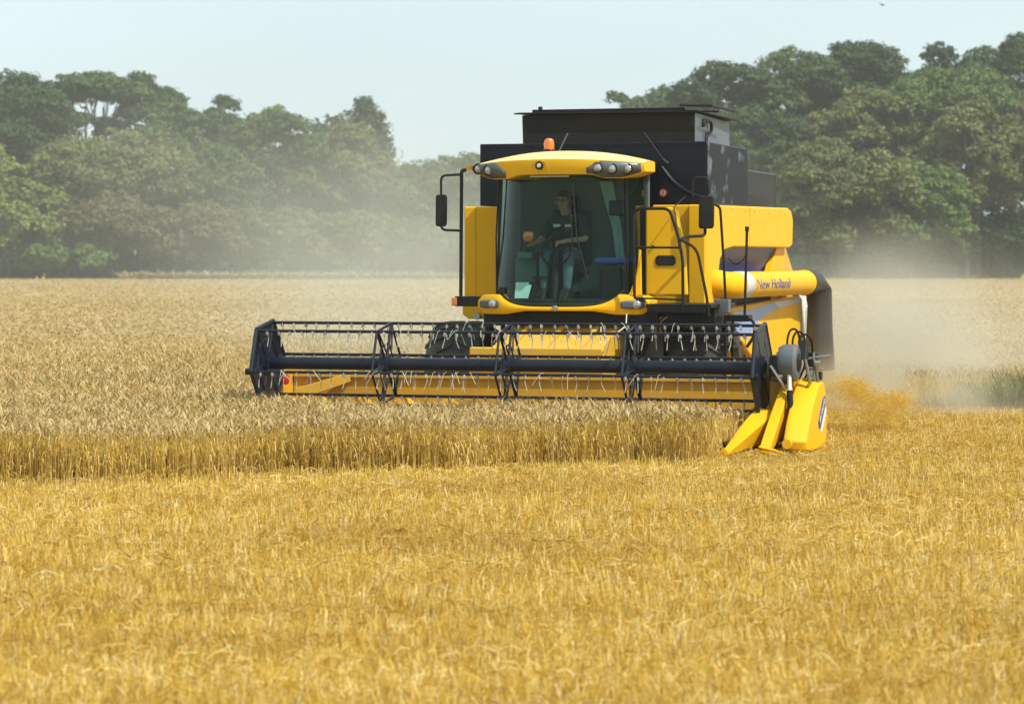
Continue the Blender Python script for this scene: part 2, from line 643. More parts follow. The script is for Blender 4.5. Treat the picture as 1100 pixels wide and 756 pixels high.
# --- reel ----------------------------------------------------------
RZ, RR = .945, .515
angs = [R(-10 + 60 * i) for i in range(6)]
bats = [(-math.cos(t) * RR, RZ + math.sin(t) * RR) for t in angs]      # (v, z)
reel = MB().tube([(-3.03, 0, RZ), (3.03, 0, RZ)], .078, 24).build('reel', M['navy'], root, smooth=True)
tine_m = MB()
tine_m.tube(bez([(0, .0, -.012), (0, -.004, -.03), (0, .012, -.075), (0, .002, -.13), (0, -.018, -.19)], 3), .0055, 5)
tine_m.box((-.014, -.018, -.048), (.014, .012, -.004))
tine0 = tine_m.build('reel_tine', M['tine'], reel)
tcount = 0
rest = MB()
for bi, (bv, bz) in enumerate(bats):
    bat = MB().tube([(-3.05, bv, bz), (3.05, bv, bz)], .019, 8).build('reel_bat', M['navy'], reel, smooth=True)
    for ti in range(40):
        u = -2.93 + ti * .1503 + random.uniform(-.012, .012)
        wanted = (bi in (0, 1)) or (bi == 2 and ti % 2 == 0)
        if wanted:
            o = tine0 if tcount == 0 else tine0.copy()
            if tcount: COL.objects.link(o); o.parent = reel
            o.location = (u, bv, bz)
            o.rotation_euler = (random.gauss(.03, .16), random.gauss(0, .10), random.gauss(0, .7))
            tcount += 1
        else:
            Rm = Euler((random.uniform(-.12, .2), 0, random.uniform(-.7, .7))).to_matrix()
            rest.add([Rm @ Vector(p) + Vector((u, bv, bz)) for p in tine_m.v], tine_m.f)
ro = rest.build('tine_rows', M['tine'], reel)
ro['kind'] = 'stuff'
# straw caught on the reel
cs = MB()
for i in range(46):
    bv, bz = bats[random.choice((0, 0, 1, 1, 2, 5))]
    u = random.uniform(-2.9, 2.9)
    l1, l2 = random.uniform(.04, .16), random.uniform(.05, .22)
    d_ = random.uniform(-.12, .12)
    cs.tube([(u + d_, bv - .03, bz - l1), (u + d_ * .3, bv - .024, bz), (u, bv, bz + .024), (u - d_ * .4, bv + .024, bz), (u - d_, bv + .03, bz - l2)], .0032, 4)
co = cs.build('caught_straw', M['pale'], reel)
co['kind'] = 'stuff'
# spiders (open hexagons with braces)
for u in (-1.525, 0, 1.525):
    s = MB()
    pts = [Vector((u, v, z)) for v, z in bats]
    for i in range(6):
        p, p2 = pts[i], pts[(i + 1) % 6]
        c0 = Vector((u, 0, RZ))
        s.tube([p, p2], .016, 6)
        mid = (p + p2) / 2
        s.tube([c0 + (p - c0).normalized() * .08, p], .017, 6)
        q1 = c0 + (p - c0) * .52
        q2 = c0 + (p2 - c0) * .52
        s.tube([q1, q2], .011, 6)
        off = Vector((.045, 0, 0))
        s.tube([c0 + (p - c0) * .35 + off, p + off * .4], .012, 6)
    s.lathe([(.085, -.05), (.11, -.04), (.11, .04), (.085, .05)], (u, 0, RZ), 'x', 18)
    s.build('reel_spider', M['navy'], reel)
# end panels: pressed hexagons
for sg in (-1, 1):
    u = 3.055 * sg
    e = MB()
    outer = [Vector((u, v, z)) for v, z in bats]
    c0 = Vector((u, 0, RZ))
    outer = [c0 + (p - c0) * 1.05 for p in outer]
    e.prism(outer, (.012 * sg, 0, 0))
    for i in range(6):
        p, p2 = outer[i], outer[(i + 1) % 6]
        e.tube([p, p2], .026, 6)
        e.tube([c0 + (p - c0) * .2, p * .9 + c0 * .1], .018, 6)
        e.tube([c0 + (p - c0) * .62, c0 + (p2 - c0) * .62], .016, 6)
    e.lathe([(.02, -.06), (.14, -.05), (.14, .05), (.02, .06)], c0, 'x', 20)
    e.build('end_panel', M['navy'], reel)
    b = MB()
    for v, z in bats[:1]:
        b.lathe([(.005, -.03), (.04, -.03), (.04, .03), (.005, .03)], (u + .04 * sg, v, z), 'x', 12)
    b.build('cam_boss', M['black'], reel)
# reel arms
for sg in (-1, 1):
    u = 3.20 * sg
    arm = MB()
    arm.prism([(u - .035, -.10, RZ - .07), (u - .035, -.10, RZ + .06), (u - .035, .5, RZ + .10), (u - .035, 1.16, .93), (u - .035, 1.16, .80), (u - .035, .5, RZ - .05)], (.07, 0, 0))
    arm = arm.build('reel_arm', M['black'], root, bevel=.01)
    MB().tube([(u, .25, .9), (u, .95, .42)], .028, 10).build('lift_ram', M['steel'], arm, smooth=True)

# reel drive on the right-hand end: motor drum, sprocket guard, hoses, rods
dr = MB()
dr.lathe([(.01, -.10), (.19, -.10), (.215, -.05), (.215, .08), (.18, .11), (.01, .11)], (3.37, .02, 1.01), 'x', 28)
drive = dr.build('reel_drive', M['grey'], root, smooth=True)
MB().lathe([(.001, .112), (.10, .112), (.11, .118), (.06, .135), (.001, .14)], (3.37, .02, 1.01), 'x', 20).build('drum_hub', M['black'], drive, smooth=True)
for i in range(8):
    w = i * math.pi / 4
    MB().lathe([(.001, -.012), (.014, -.012), (.014, .012), (.001, .012)], (3.26, .02 + .165 * math.cos(w), 1.01 + .165 * math.sin(w)), 'x', 8).build('drum_bolt', M['steel'], drive)
MB().box((3.46, .42, .92), (3.60, .62, 1.12)).box((3.58, .34, .80), (3.68, .46, .90)).build('junction_box', M['plastic'], drive, bevel=.012)
MB().tube([(3.20, -.20, .98), (3.33, -.24, .80), (3.36, -.16, .70)], .018, 6).tube([(3.22, .1, .84), (3.36, -.1, .76)], .014, 6).build('tension_arm', M['steel'], drive, smooth=True)
MB().box((3.18, -.18, .86), (3.27, .22, 1.10)).build('drive_bracket', M['black'], drive, bevel=.012)
hz = MB()
for i, (u0, dv) in enumerate(((3.36, .0), (3.41, .06), (3.47, .14))):
    hz.tube(bez([(u0, .15 + dv, 1.08), (u0 - .03, .12 + dv, 1.24), (u0, .16 + dv, 1.38 - .03 * i), (u0 + .06, .24 + dv, 1.37 - .03 * i), (u0 + .09, .30 + dv, 1.2), (u0 + .06, .4 + dv, .98), (u0 - .05, .7, .8)], 7), .013, 7)
hz.build('hydraulic_hose', M['black'], drive, smooth=True)
MB().prism([(3.44, .12, 1.04), (3.44, .25, 1.27), (3.44, .33, 1.25), (3.44, .3, 1.04)], (.10, 0, 0)).build('valve_block', M['plastic'], drive, bevel=.01)
rd = MB()
rd.tube([(3.55, .05, 1.05), (3.60, .1, .78), (3.50, .2, .66)], .022, 8)
rd.tube([(3.60, .3, 1.12), (3.62, .3, .72)], .016, 8)
rd.tube([(3.52, .3, 1.05), (3.80, .3, 1.09)], .014, 8)
rd.tube([(3.5, .3, .95), (3.72, .32, .93)], .012, 8)
rd.tube([(3.63, .28, .98), (3.66, .36, .62)], .02, 8)
rd.build('linkage_rod', M['steel'], drive, smooth=True)
MB().tube([(3.40, -.12, .93), (3.415, -.17, .66)], .024, 8).build('damper', M['white'], drive, smooth=True)
MB().tube([(3.412, -.16, .70), (3.43, -.2, .50)], .036, 8).build('damper_sleeve', M['black'], drive, smooth=True)
pv = MB()
for (uu, vv, zz, rr) in ((3.58, .26, .86, .05), (3.56, .3, .70, .06), (3.66, .25, 1.0, .035), (3.28, -.12, 1.0, .045), (3.30, -.14, .86, .03)):
    pv.lathe([(.005, -.03), (rr, -.03), (rr, .03), (.005, .03)], (uu, vv, zz), 'x', 14)
pv.build('pivot_bolt', M['steel'], drive, smooth=True)

# dividers and drive cover at the right-hand end
def wedge(name, back, tip, mtl):
    """tapering snout from a 4-point back section to a 4-point tip section, gently swollen halfway"""
    b = [Vector(p) for p in back]
    t = [Vector(p) for p in tip]
    secs = []
    for s in (0, .25, .5, .75, 1):
        bul = 1 + .12 * math.sin(math.pi * s)
        ring = [b_.lerp(t_, s) for b_, t_ in zip(b, t)]
        c = sum(ring, Vector()) / 4
        secs.append([c + (p - c) * bul for p in ring])
    mb = MB()
    vs = [p for r_ in secs for p in r_]
    fs = [(0, 1, 2, 3), tuple(16 + i for i in (3, 2, 1, 0))]
    for i in range(4):
        for j in range(4):
            fs.append((i * 4 + j, i * 4 + (j + 1) % 4, i * 4 + 4 + (j + 1) % 4, i * 4 + 4 + j))
    mb.add(vs, fs)
    return mb.build(name, mtl, root, bevel=.018, smooth=True)


d1 = wedge('crop_divider', [(3.02, -.12, .50), (3.27, -.08, .47), (3.26, .25, .16), (3.04, .25, .16)],
           [(2.80, -1.02, .035), (2.88, -1.02, .03), (2.87, -.98, 0), (2.81, -.98, 0)], M['yellow'])
MB().lathe([(.005, -.045), (.05, -.04), (.055, 0), (.05, .04), (.005, .045)], (2.84, -1.0, .035), 'y', 12).build('divider_point', M['yellow'], d1, smooth=True)
d2 = wedge('crop_divider', [(3.30, .15, .86), (3.40, .15, .88), (3.40, .5, .5), (3.30, .5, .5)],
           [(3.18, -.72, .10), (3.30, -.72, .07), (3.29, -.6, .02), (3.19, -.6, .02)], M['yellow'])
MB().box((3.12, .1, .1), (3.40, .9, .80)).build('end_sheet', M['yellow_trough'], root, bevel=.02)
tp = MB().tube([(3.14, -.75, .06), (3.42, -.95, .02)], .012, 6).tube([(3.2, -.85, .10), (3.36, -.70, .05), (3.46, -.75, .02)], .016, 6)
tp.build('skid_rod', M['yellow'], d2, smooth=True)
# big rounded shield
side = [(-.56, .06), (-.60, .16), (-.42, .36), (-.10, .62), (.16, .78), (.34, .83), (.52, .80), (.64, .66), (.70, .40), (.66, .14), (.55, .035), (-.30, .03)]
cv = MB()
n = len(side)
rings = [(3.42, .93), (3.46, 1.0), (3.62, 1.0), (3.68, .96)]
cc = (.10, .38)
vs = []
for u, sc in rings:
    for (v, z) in side:
        skew = (u - 3.46) * -.05
        vs.append((u, cc[0] + (v - cc[0]) * sc + (u - 3.46) * .25, cc[1] + (z - cc[1]) * sc - (u - 3.46) * .12))
fs = [tuple(range(n)), tuple(3 * n + i for i in range(n - 1, -1, -1))]
for i in range(3):
    for j in range(n):
        fs.append((i * n + j, i * n + (j + 1) % n, (i + 1) * n + (j + 1) % n, (i + 1) * n + j))
cv.add(vs, fs)
cover = cv.build('drive_cover', M['yellow'], root, bevel=.03, seg=3, smooth=True)
MB().lathe([(.005, -.03), (.055, -.03), (.06, .0), (.05, .03), (.005, .03)], (3.47, -.585, .12), 'y', 14).build('cover_bolt', M['yellow'], cover, smooth=True)
dk = MB().tube([(3.44, -.45, .02), (3.6, .5, .015)], .03, 6)
dk.build('skid_shoe', M['black'], cover)


def text_mesh(body, size, xs=1.0, extr=.002):
    cu = bpy.data.curves.new('lettering', 'FONT')
    cu.body = body
    cu.size = size
    cu.extrude = extr
    cu.offset = size * .012
    cu.align_x = 'LEFT'
    to = bpy.data.objects.new('lettering', cu)
    COL.objects.link(to)
    dg = bpy.context.evaluated_depsgraph_get()
    me = bpy.data.meshes.new_from_object(to.evaluated_get(dg))
    bm = bmesh.new()
    bm.from_mesh(me)
    bmesh.ops.triangulate(bm, faces=bm.faces)
    bmesh.ops.subdivide_edges(bm, edges=[e for e in bm.edges if e.calc_length() > size * .2], cuts=4, use_grid_fill=True)
    bmesh.ops.triangulate(bm, faces=bm.faces)
    bm.to_mesh(me)
    bm.free()
    vs = [(v.co.x * xs, v.co.y, v.co.z) for v in me.vertices]
    fs = [tuple(p.vertices) for p in me.polygons]
    bpy.data.objects.remove(to)
    bpy.data.meshes.remove(me)
    return vs, fs


# decal on the shield's outer side
def on_cover(v, z, lift):
    return (3.68 + lift, v + (3.68 - 3.46) * .25, z - .026)


MB().prism([on_cover(.12, .36, -.002), on_cover(.40, .62, -.002), on_cover(.56, .64, -.002), on_cover(.56, .52, -.002), on_cover(.26, .27, -.002), on_cover(.14, .28, -.002)], (.006, 0, 0)).build('blue_decal', M['blue'], cover)
MB().prism([on_cover(.27, .262, -.002), on_cover(.57, .51, -.002), on_cover(.62, .46, -.002), on_cover(.32, .21, -.002)], (.006, 0, 0)).build('white_decal', M['white'], cover)
vs, fs = text_mesh("NEW HOLLAND", .085, .62)
an = math.atan2(.25, .29)
MB().add([on_cover(.20 + x * math.cos(an) - y * math.sin(an), .325 + x * math.sin(an) + y * math.cos(an), .008 + z) for x, y, z in vs], fs) \
    .build('lettering', M['white'], cover)
# left-hand end divider, mostly sunk in the crop
wedge('crop_divider', [(-3.25, .0, .55), (-3.14, .0, .55), (-3.14, .3, .16), (-3.25, .3, .16)],
      [(-3.22, -1.0, .06), (-3.16, -1.0, .06), (-3.16, -.95, .02), (-3.22, -.95, .02)], M['yellow'])
MB().prism([(-2.98, .72, .60), (-2.35, .98, .80), (-2.35, .98, .68), (-2.98, .72, .44)], (0, .05, 0)).build('deflector_plate', M['yellow_trough'], header, bevel=.01)
MB().lathe([(.005, -.03), (.06, -.03), (.07, .0), (.06, .03), (.005, .03)], (-3.06, .6, .72), 'x', 16).build('end_reflector', M['red'], header, smooth=True)

# --- wheels -----------------------------------------------------------
def wheel(u, v, r, w, lugs):
    """tractor tyre with chevron lugs plus dished rim"""
    part = MB().lathe([(.1, -.05), (.16, -.12), (.16, .12), (.1, .05)], (u, v, r), 'x', 20).build('wheel', M['rim'], root, smooth=True)
    hw = w / 2
    t = MB()
    prof = [(r * .58, -hw * .75), (r * .66, -hw * .96), (r * .80, -hw * 1.0), (r * .91, -hw * .93), (r * .955, -hw * .7), (r * .965, 0),
            (r * .955, hw * .7), (r * .91, hw * .93), (r * .80, hw * 1.0), (r * .66, hw * .96), (r * .58, hw * .75)]
    t.lathe(prof, (u, v, r), 'x', 48)
    for i in range(lugs):
        for sg in (-1, 1):
            w0 = 2 * math.pi * (i + (.5 if sg > 0 else 0)) / lugs
            ring = []
            for s, rr in ((0, .965), (.45, .968), (.8, .945), (1.0, .87)):
                ww = w0 + s * .30
                for dw, lift in ((-.055, 0), (-.04, .05), (.04, .05), (.055, 0)):
                    ra = r * (rr + lift - .008)
                    ring.append((u + sg * hw * (.02 + s * .98), v + math.cos(ww + dw) * ra, r + math.sin(ww + dw) * ra))
            fs = []
            for a_ in range(3):
                for b_ in range(4):
                    fs.append((a_ * 4 + b_, a_ * 4 + (b_ + 1) % 4, a_ * 4 + 4 + (b_ + 1) % 4, a_ * 4 + 4 + b_))
            fs += [(0, 1, 2, 3), (15, 14, 13, 12)]
            t.add(ring, fs)
    t.build('tyre', M['rubber'], part)
    MB().lathe([(r * .60, -hw * .72), (r * .56, -hw * .7), (r * .5, -hw * .3), (r * .15, -hw * .2), (r * .15, hw * .2), (r * .5, hw * .3), (r * .56, hw * .7), (r * .60, hw * .72)], (u, v, r), 'x', 36) \
        .build('rim', M['rim'], part, smooth=True)


wheel(-1.62, 3.35, .695, .76, 20)
wheel(1.62, 3.35, .695, .76, 20)
wheel(-1.3, 7.6, .58, .50, 16)
wheel(1.3, 7.6, .58, .50, 16)
ch = MB().box((-.95, 2.75, .55), (.95, 3.9, 1.46)).box((-1.2, 3.2, .62), (1.2, 3.5, .95)).box((-.9, 7.4, .45), (.9, 7.8, .75)).box((-1.0, 3.9, .8), (1.0, 9.0, 1.5))
ch.box((-1.05, 2.35, 1.38), (1.25, 3.0, 1.55))
chassis = ch.build('chassis', M['black'], root, bevel=.02)
# pipes and hoses under the platform
pp = MB()
for i, u in enumerate((.98, 1.04, 1.17, 1.23, 1.29)):
    pp.tube(bez([(u - .06, 2.55, 1.28), (u - .04, 2.45, 1.40), (u + .02, 2.42, 1.46), (u + .07, 2.5, 1.50)], 5), .016, 7)
pp.build('hydraulic_pipe', M['steel'], chassis, smooth=True)
MB().lathe([(.005, -.05), (.07, -.05), (.08, 0), (.07, .05), (.005, .06)], (1.56, 2.55, 1.43), 'y', 18).build('round_filter', M['pale'], chassis, smooth=True)
MB().tube([(.93, 2.0, 1.52), (1.0, 1.7, 1.38), (1.05, .9, 1.28)], .008, 6).tube([(1.06, .3, 1.4), (1.08, .2, 1.2)], .007, 6).build('straw_wisp', M['pale'], chassis)
MB().tube([(1.5, 2.6, 1.36), (1.9, 2.6, 1.34)], .04, 8).box((1.72, 2.55, 1.28), (1.98, 2.7, 1.40)).build('hose_bundle', M['black'], chassis, bevel=.01)

# --- body ------------------------------------------------------------
def yl(name, mtl, poly_vz, u0, u1, parent=None, bevel=.03):
    return MB().prism([(u0, v, z) for v, z in poly_vz], (u1 - u0, 0, 0)).build(name, mtl, parent or root, bevel=bevel, seg=3)


MB().prism([(-1.22, 3.76, 1.4), (-1.22, 3.76, 2.9), (-1.22, 9.2, 2.9), (-1.22, 9.6, 2.3), (-1.22, 9.9, .75), (-1.22, 8.4, .6), (-1.22, 4.4, .95)], (2.44, 0, 0)).build('body', M['black'], root)
# left body panel (image left) and its lower flap
lp = MB().box((-1.70, 3.56, 1.66), (-.98, 3.66, 2.90)).box((-1.70, 3.66, 1.66), (-1.60, 9.2, 2.90))
left_panel = lp.build('body_panel', M['yellow'], root, bevel=.02)
MB().box((-1.545, 3.553, 1.70), (-1.538, 3.559, 2.88)).build('panel_seam', M['yellow_trough'], left_panel)
MB().prism([(-1.64, 3.3, 1.65), (-1.64, 3.3, 1.48), (-1.55, 3.3, 1.42), (-.72, 3.3, 1.42), (-.72, 3.3, 1.65)], (0, .2, 0)).build('lower_flap', M['yellow'], left_panel, bevel=.015)
MB().lathe([(.004, -.03), (.045, -.03), (.05, .0), (.045, .04), (.004, .04)], (-1.42, 3.25, 1.46), 'y', 14).build('side_lamp', M['steel'], left_panel, smooth=True)
# right body: front face and long upper side panel with curved cut-out for the auger
side_poly = [(3.62, 1.62), (3.62, 2.91), (9.05, 2.97), (9.28, 2.93), (9.40, 2.80), (9.36, 2.42), (9.15, 2.38), (5.3, 2.37), (4.75, 2.33), (4.45, 2.2), (4.35, 2.0), (4.5, 1.62)]
side_panel = yl('side_panel', M['yellow'], side_poly, 1.43, 1.57)
fp = MB().box((1.34, 3.58, 1.62), (1.565, 3.70, 2.91)).box((.84, 3.66, 1.62), (1.339, 3.74, 2.91))
fp.build('front_panel', M['yellow'], root, bevel=.02)
# sloped blue tank flank that shows in the cut-out
MB().box((1.5695, 6.28, 2.39), (1.5745, 6.29, 2.93)).build('panel_seam', M['yellow_trough'], side_panel)
for v_ in (4.0, 5.2, 6.0, 6.6, 7.6, 8.8):
    MB().lathe([(.001, .006), (.014, .005), (.016, 0)], (1.5705, v_, 2.87), 'x', 10).build('panel_bolt', M['steel'], side_panel)
fl = MB()
fl.add([(1.46, 4.3, 2.40), (1.46, 8.7, 2.40), (1.30, 8.2, 1.98), (1.30, 4.3, 1.98), (1.40, 4.3, 2.40), (1.40, 8.7, 2.40), (1.25, 8.2, 1.98), (1.25, 4.3, 1.98)],
       [(0, 1, 2, 3), (7, 6, 5, 4), (0, 4, 5, 1), (1, 5, 6, 2), (2, 6, 7, 3), (3, 7, 4, 0)])
fl.build('tank_flank', M['blue'], side_panel)
yl('rear_strut', M['yellow'], [(8.2, 1.98), (8.75, 2.42), (9.3, 2.45), (9.3, 1.9)], 1.36, 1.46, side_panel, .01)
# lower side panel with rising tail and white rear edge
low = [(5.2, 1.32), (5.2, 1.56), (9.9, 1.66), (10.15, 1.62), (10.25, .95), (9.9, .60), (8.6, .52), (7.2, .62), (6.2, .95)]
low_panel = yl('lower_side_panel', M['yellow'], low, 1.46, 1.56)
yl('rear_edge', M['white'], [(9.7, 1.68), (11.0, 1.70), (10.75, 1.52), (10.55, 1.4), (10.5, .3), (10.27, .3), (10.27, 1.60), (9.95, 1.672)], 1.44, 1.53, None, .008)
sw = MB()
sw.add([(1.562, v, z) for v, z in ((5.25, 1.50), (6.3, 1.50), (7.7, 1.58), (9.9, 1.63), (9.9, 1.57), (8.2, 1.50), (7.0, 1.36), (6.1, 1.10), (5.4, 1.25))] +
       [(1.567, v, z) for v, z in ((5.25, 1.50), (6.3, 1.50), (7.7, 1.58), (9.9, 1.63), (9.9, 1.57), (8.2, 1.50), (7.0, 1.36), (6.1, 1.10), (5.4, 1.25))],
       [tuple(range(9)), tuple(range(17, 8, -1))] + [(i, (i + 1) % 9, 9 + (i + 1) % 9, 9 + i) for i in range(9)])
sw.build('blue_swoosh', M['skyblue'], low_panel)
MB().prism([(1.563, 8.0, 1.585), (1.563, 9.9, 1.632), (1.563, 9.9, 1.565), (1.563, 8.4, 1.50)], (.008, 0, 0)).build('silver_stripe', M['silver'], low_panel)
# straw hood at the back
MB().prism([(-1.4, 9.25, 2.75), (-1.4, 10.6, 1.9), (-1.4, 10.8, .75), (-1.4, 9.6, .7)], (2.78, 0, 0)).build('straw_hood', M['yellow_dusty'], root, bevel=.03)

# --- grain tank --------------------------------------------------------
tank = MB().box((-1.55, 3.78, 2.915), (1.53, 6.3, 3.735)).build('grain_tank', M['tank'], root, bevel=.012)
# raised tank extension: four flaring walls
ex = MB()
b0 = [(-1.07, 4.205), (1.275, 4.205), (1.20, 6.65), (-1.07, 6.65)]
t0 = [(-1.08, 4.2), (1.28, 4.2), (1.18, 6.7), (-1.08, 6.7)]
vs = [(x, y, 3.738) for x, y in b0] + [(x, y, 4.13) for x, y in t0]
ex.add(vs, [(0, 1, 5, 4), (1, 2, 6, 5), (2, 3, 7, 6), (3, 0, 4, 7)])
ext = ex.build('tank_extension', [M['inside'], M['grey']], tank, solid=.02)
for p in ext.data.polygons:
    if p.center.x > 1.1: p.material_index = 1  # lit, reflecting right wall of the black tank: the lighter grey is painted in
ld = MB().box((-1.13, 4.12, 4.145), (1.34, 6.75, 4.165)).box((-.95, 4.2, 4.166), (1.15, 6.5, 4.205))
lid = ld.build('tank_lid', M['black'], tank, bevel=.006)
MB().tube([(-1.18, 4.13, 4.15), (1.62, 4.13, 4.14)], .012, 6).tube([(1.1, 4.1, 4.23), (1.5, 4.2, 4.22), (1.5, 5.6, 4.22)], .02, 6).tube([(-.82, 4.15, 4.2), (-.82, 4.15, 4.24)], .03, 8).build('lid_rail', M['plastic'], lid)
MB().tube(bez([(1.27, 4.9, 3.75), (1.275, 4.95, 3.86), (1.285, 5.15, 3.93), (1.29, 5.1, 4.05), (1.285, 4.75, 4.05), (1.28, 4.7, 3.97)], 6), .022, 8).build('lid_latch', M['plastic'], tank, smooth=True)
# side plate with splash marks
m = bpy.data.materials.new("dusty_side_plate")
nt, N, L, P = nodes_of(m)
tc = N.new("ShaderNodeTexCoord")
nz = N.new("ShaderNodeTexNoise")
nz.inputs['Scale'].default_value = 2.3
nz.inputs['Detail'].default_value = 3
mp = N.new("ShaderNodeMapping")
mp.inputs['Scale'].default_value = (1, .9, 1.4)
L.new(tc.outputs['Object'], mp.inputs['Vector'])
L.new(mp.outputs['Vector'], nz.inputs['Vector'])
rp = N.new("ShaderNodeValToRGB")
rp.color_ramp.elements[0].position = .54
rp.color_ramp.elements[0].color = (.012, .015, .020, 1)
rp.color_ramp.elements[1].position = .74
rp.color_ramp.elements[1].color = (.20, .23, .27, 1)
L.new(nz.outputs['Fac'], rp.inputs['Fac'])
L.new(rp.outputs['Color'], P.inputs['Base Color'])
P.inputs['Roughness'].default_value = .5
P.inputs['Specular IOR Level'].default_value = .10
M['splash'] = m
MB().box((1.532, 3.82, 2.95), (1.548, 6.27, 3.72)).build('tank_side_plate', M['splash'], tank, bevel=.004)
MB().box((1.38, 6.31, 2.93), (1.41, 8.9, 3.45)).build('engine_screen', M['screen'], root)
fr_ = MB().tube([(1.395, 6.32, 3.455), (1.395, 8.9, 3.455), (1.395, 8.9, 2.95)], .012, 6).build('screen_frame', M['grey'], root)
st = MB().tube([(.72, 3.70, 3.86), (1.0, 3.70, 3.47)], .010, 6).tube([(.97, 3.72, 3.50), (1.04, 3.72, 3.44)], .028, 6)
st.build('tank_stay', M['plastic'], tank)
MB().tube([(-.32, 3.3, 3.60), (-.20, 3.3, 3.84)], .010, 6).build('radio_aerial', M['grey'], root)
hp = MB().tube(bez([(.95, 3.72, 3.4), (1.12, 3.70, 3.2), (1.35, 3.70, 3.05), (1.5, 3.72, 3.0)], 5), .032, 10)
hp.build('tank_pipe', M['tank'], tank, smooth=True)
stk = MB().lathe([(.001, 0), (.055, 0), (.055, -.006), (.001, -.006)], (.96, 3.775, 3.07), 'y', 24).build('warning_sticker', M['red'], tank)
MB().lathe([(.001, 0), (.038, 0), (.038, -.004), (.001, -.004)], (.96, 3.767, 3.07), 'y', 20).build('sticker_disc', M['white'], tank)
for u in (-.62, .52):
    MB().box((u - .004, 3.772, 2.93), (u + .004, 3.7785, 3.69)).build('panel_seam', M['black'], tank)
MB().box((-1.54, 3.772, 3.694), (1.52, 3.7785, 3.702)).build('panel_seam', M['black'], tank)
for u in [-1.5 + i * .3 for i in range(11)]:
    MB().lathe([(.001, -.006), (.009, -.005), (.010, 0)], (u, 3.779, 3.715), 'y', 8).build('rivet', M['black'], tank)
MB().box((-.05, 3.765, 3.58), (.14, 3.778, 3.60)).build('tank_handle', M['plastic'], tank, bevel=.004)
MB().box((.953, 3.755, 3.045), (.967, 3.760, 3.095)).build('sticker_bar', M['red'], tank)
MB().box((-1.45, 6.31, 2.93), (1.3, 9.0, 3.15)).build('engine_deck', M['black'], root, bevel=.02)

# --- unloading auger -----------------------------------------------------
AU, AZ = 1.75, 1.865
au = MB().tube(bez([(1.05, 4.30, 1.95), (1.30, 4.14, 1.93), (1.55, 4.10, 1.90), (1.70, 4.25, AZ), (AU, 4.55, AZ), (AU, 6.2, AZ), (AU, 8.0, AZ), (AU, 9.25, AZ)], 6), .176, 36)
au.lathe([(.172, 9.22), (.188, 9.24), (.188, 9.36), (.01, 9.36)], (AU, 0, AZ), 'y', 36)
auger = au.build('unloading_auger', M['yellow'], root, smooth=True)
MB().lathe([(.176, 4.56), (.180, 4.565), (.180, 5.0), (.176, 5.005)], (AU, 0, AZ), 'y', 36).build('silver_band', M['silver'], auger, smooth=True)
vs, fs = text_mesh("New Holland", .19, 1.0, .001)
def on_tube(x, y, z, v0, zc):
    # lettering runs towards the back along the outer flank, wrapped round the tube
    r_ = .1785 + z
    w = (y - .06) / .176 + zc
    return (AU + r_ * math.cos(w), v0 + x, AZ + r_ * math.sin(w))
w_l = max(p[0] for p in vs)
MB().add([on_tube(x * 2.3 / w_l, y, z, 5.1, 0.02) for x, y, z in vs], fs).build('lettering', M['blue'], auger)
sp = MB()
secs = [((AU, 9.34, AZ), .196, .196), ((AU + .03, 9.75, AZ + .01), .215, .215), ((AU + .07, 10.08, AZ - .10), .205, .25), ((AU + .08, 10.16, AZ - .36), .185, .25), ((AU + .08, 10.14, AZ - .7), .195, .26), ((AU + .09, 10.1, AZ - 1.28), .225, .31), ((AU + .09, 10.1, AZ - 1.33), .215, .30)]
ns = 24
vs = []
axes = [(Vector((1, 0, 0)), Vector((0, 0, 1))), (Vector((1, 0, 0)), Vector((0, -.5, .86))), (Vector((1, 0, 0)), Vector((0, -.86, .5))), (Vector((1, 0, 0)), Vector((0, -1, .05)))] + [(Vector((1, 0, 0)), Vector((0, -1, 0)))] * 3
for (c, ra, rb), (ax, bx) in zip(secs, axes):
    for k_ in range(ns):
        w = 2 * math.pi * k_ / ns
        e_ = 1.0
        vs.append(Vector(c) + ax * math.cos(w) * ra + bx * math.sin(w) * rb)
fs = [(i * ns + k_, i * ns + (k_ + 1) % ns, (i + 1) * ns + (k_ + 1) % ns, (i + 1) * ns + k_) for i in range(6) for k_ in range(ns)]
fs += [tuple(range(ns)), tuple(6 * ns + k_ for k_ in range(ns - 1, -1, -1))]
sp.add(vs, fs)
sp.build('spout', M['spout'], auger, smooth=True)

# --- cab -----------------------------------------------------------------
def vf(u, base=2.12, k=.30):
    return base + k * (abs(u) / .9) ** 2.2


us = [i / 24 * 1.70 - .88 for i in range(25)]      # -.88 .. .82
cabm = MB()
# floor, back wall, pillars
cabm.box((-.86, 2.45, 1.56), (.86, 3.50, 1.66))
cabm.box((-.90, 3.43, 1.66), (.80, 3.50, 3.30))
cabm.box((-.93, 3.36, 1.66), (-.86, 3.43, 3.30))
cabm.box((.80, 3.36, 1.66), (.87, 3.43, 3.30))
cab = cabm.build('cab', M['cabgrey'], root, bevel=.01)
for u, nm in ((-.893, -1), (.832, 1)):
    MB().tube([(u, 2.42, 1.76), (u * 1.0, 2.40, 2.5), (u * .965, 2.44, 3.28)], .011, 8).build('cab_pillar', M['plastic'], cab, smooth=True)
def zb(u):
    t = abs((u + .03) / .85)
    return 1.615 + .20 * t ** 4.5
MB().grid(lambda u, t: (u * (1 - .045 * t), vf(u) + .10 * t, zb(u) + (3.27 - zb(u)) * t), us, [i / 8 for i in range(9)]).build('windscreen', M['glass'], cab, smooth=True)
gk = MB().tube([(u, vf(u) - .006, zb(u) + .004) for u in us], .017, 6)
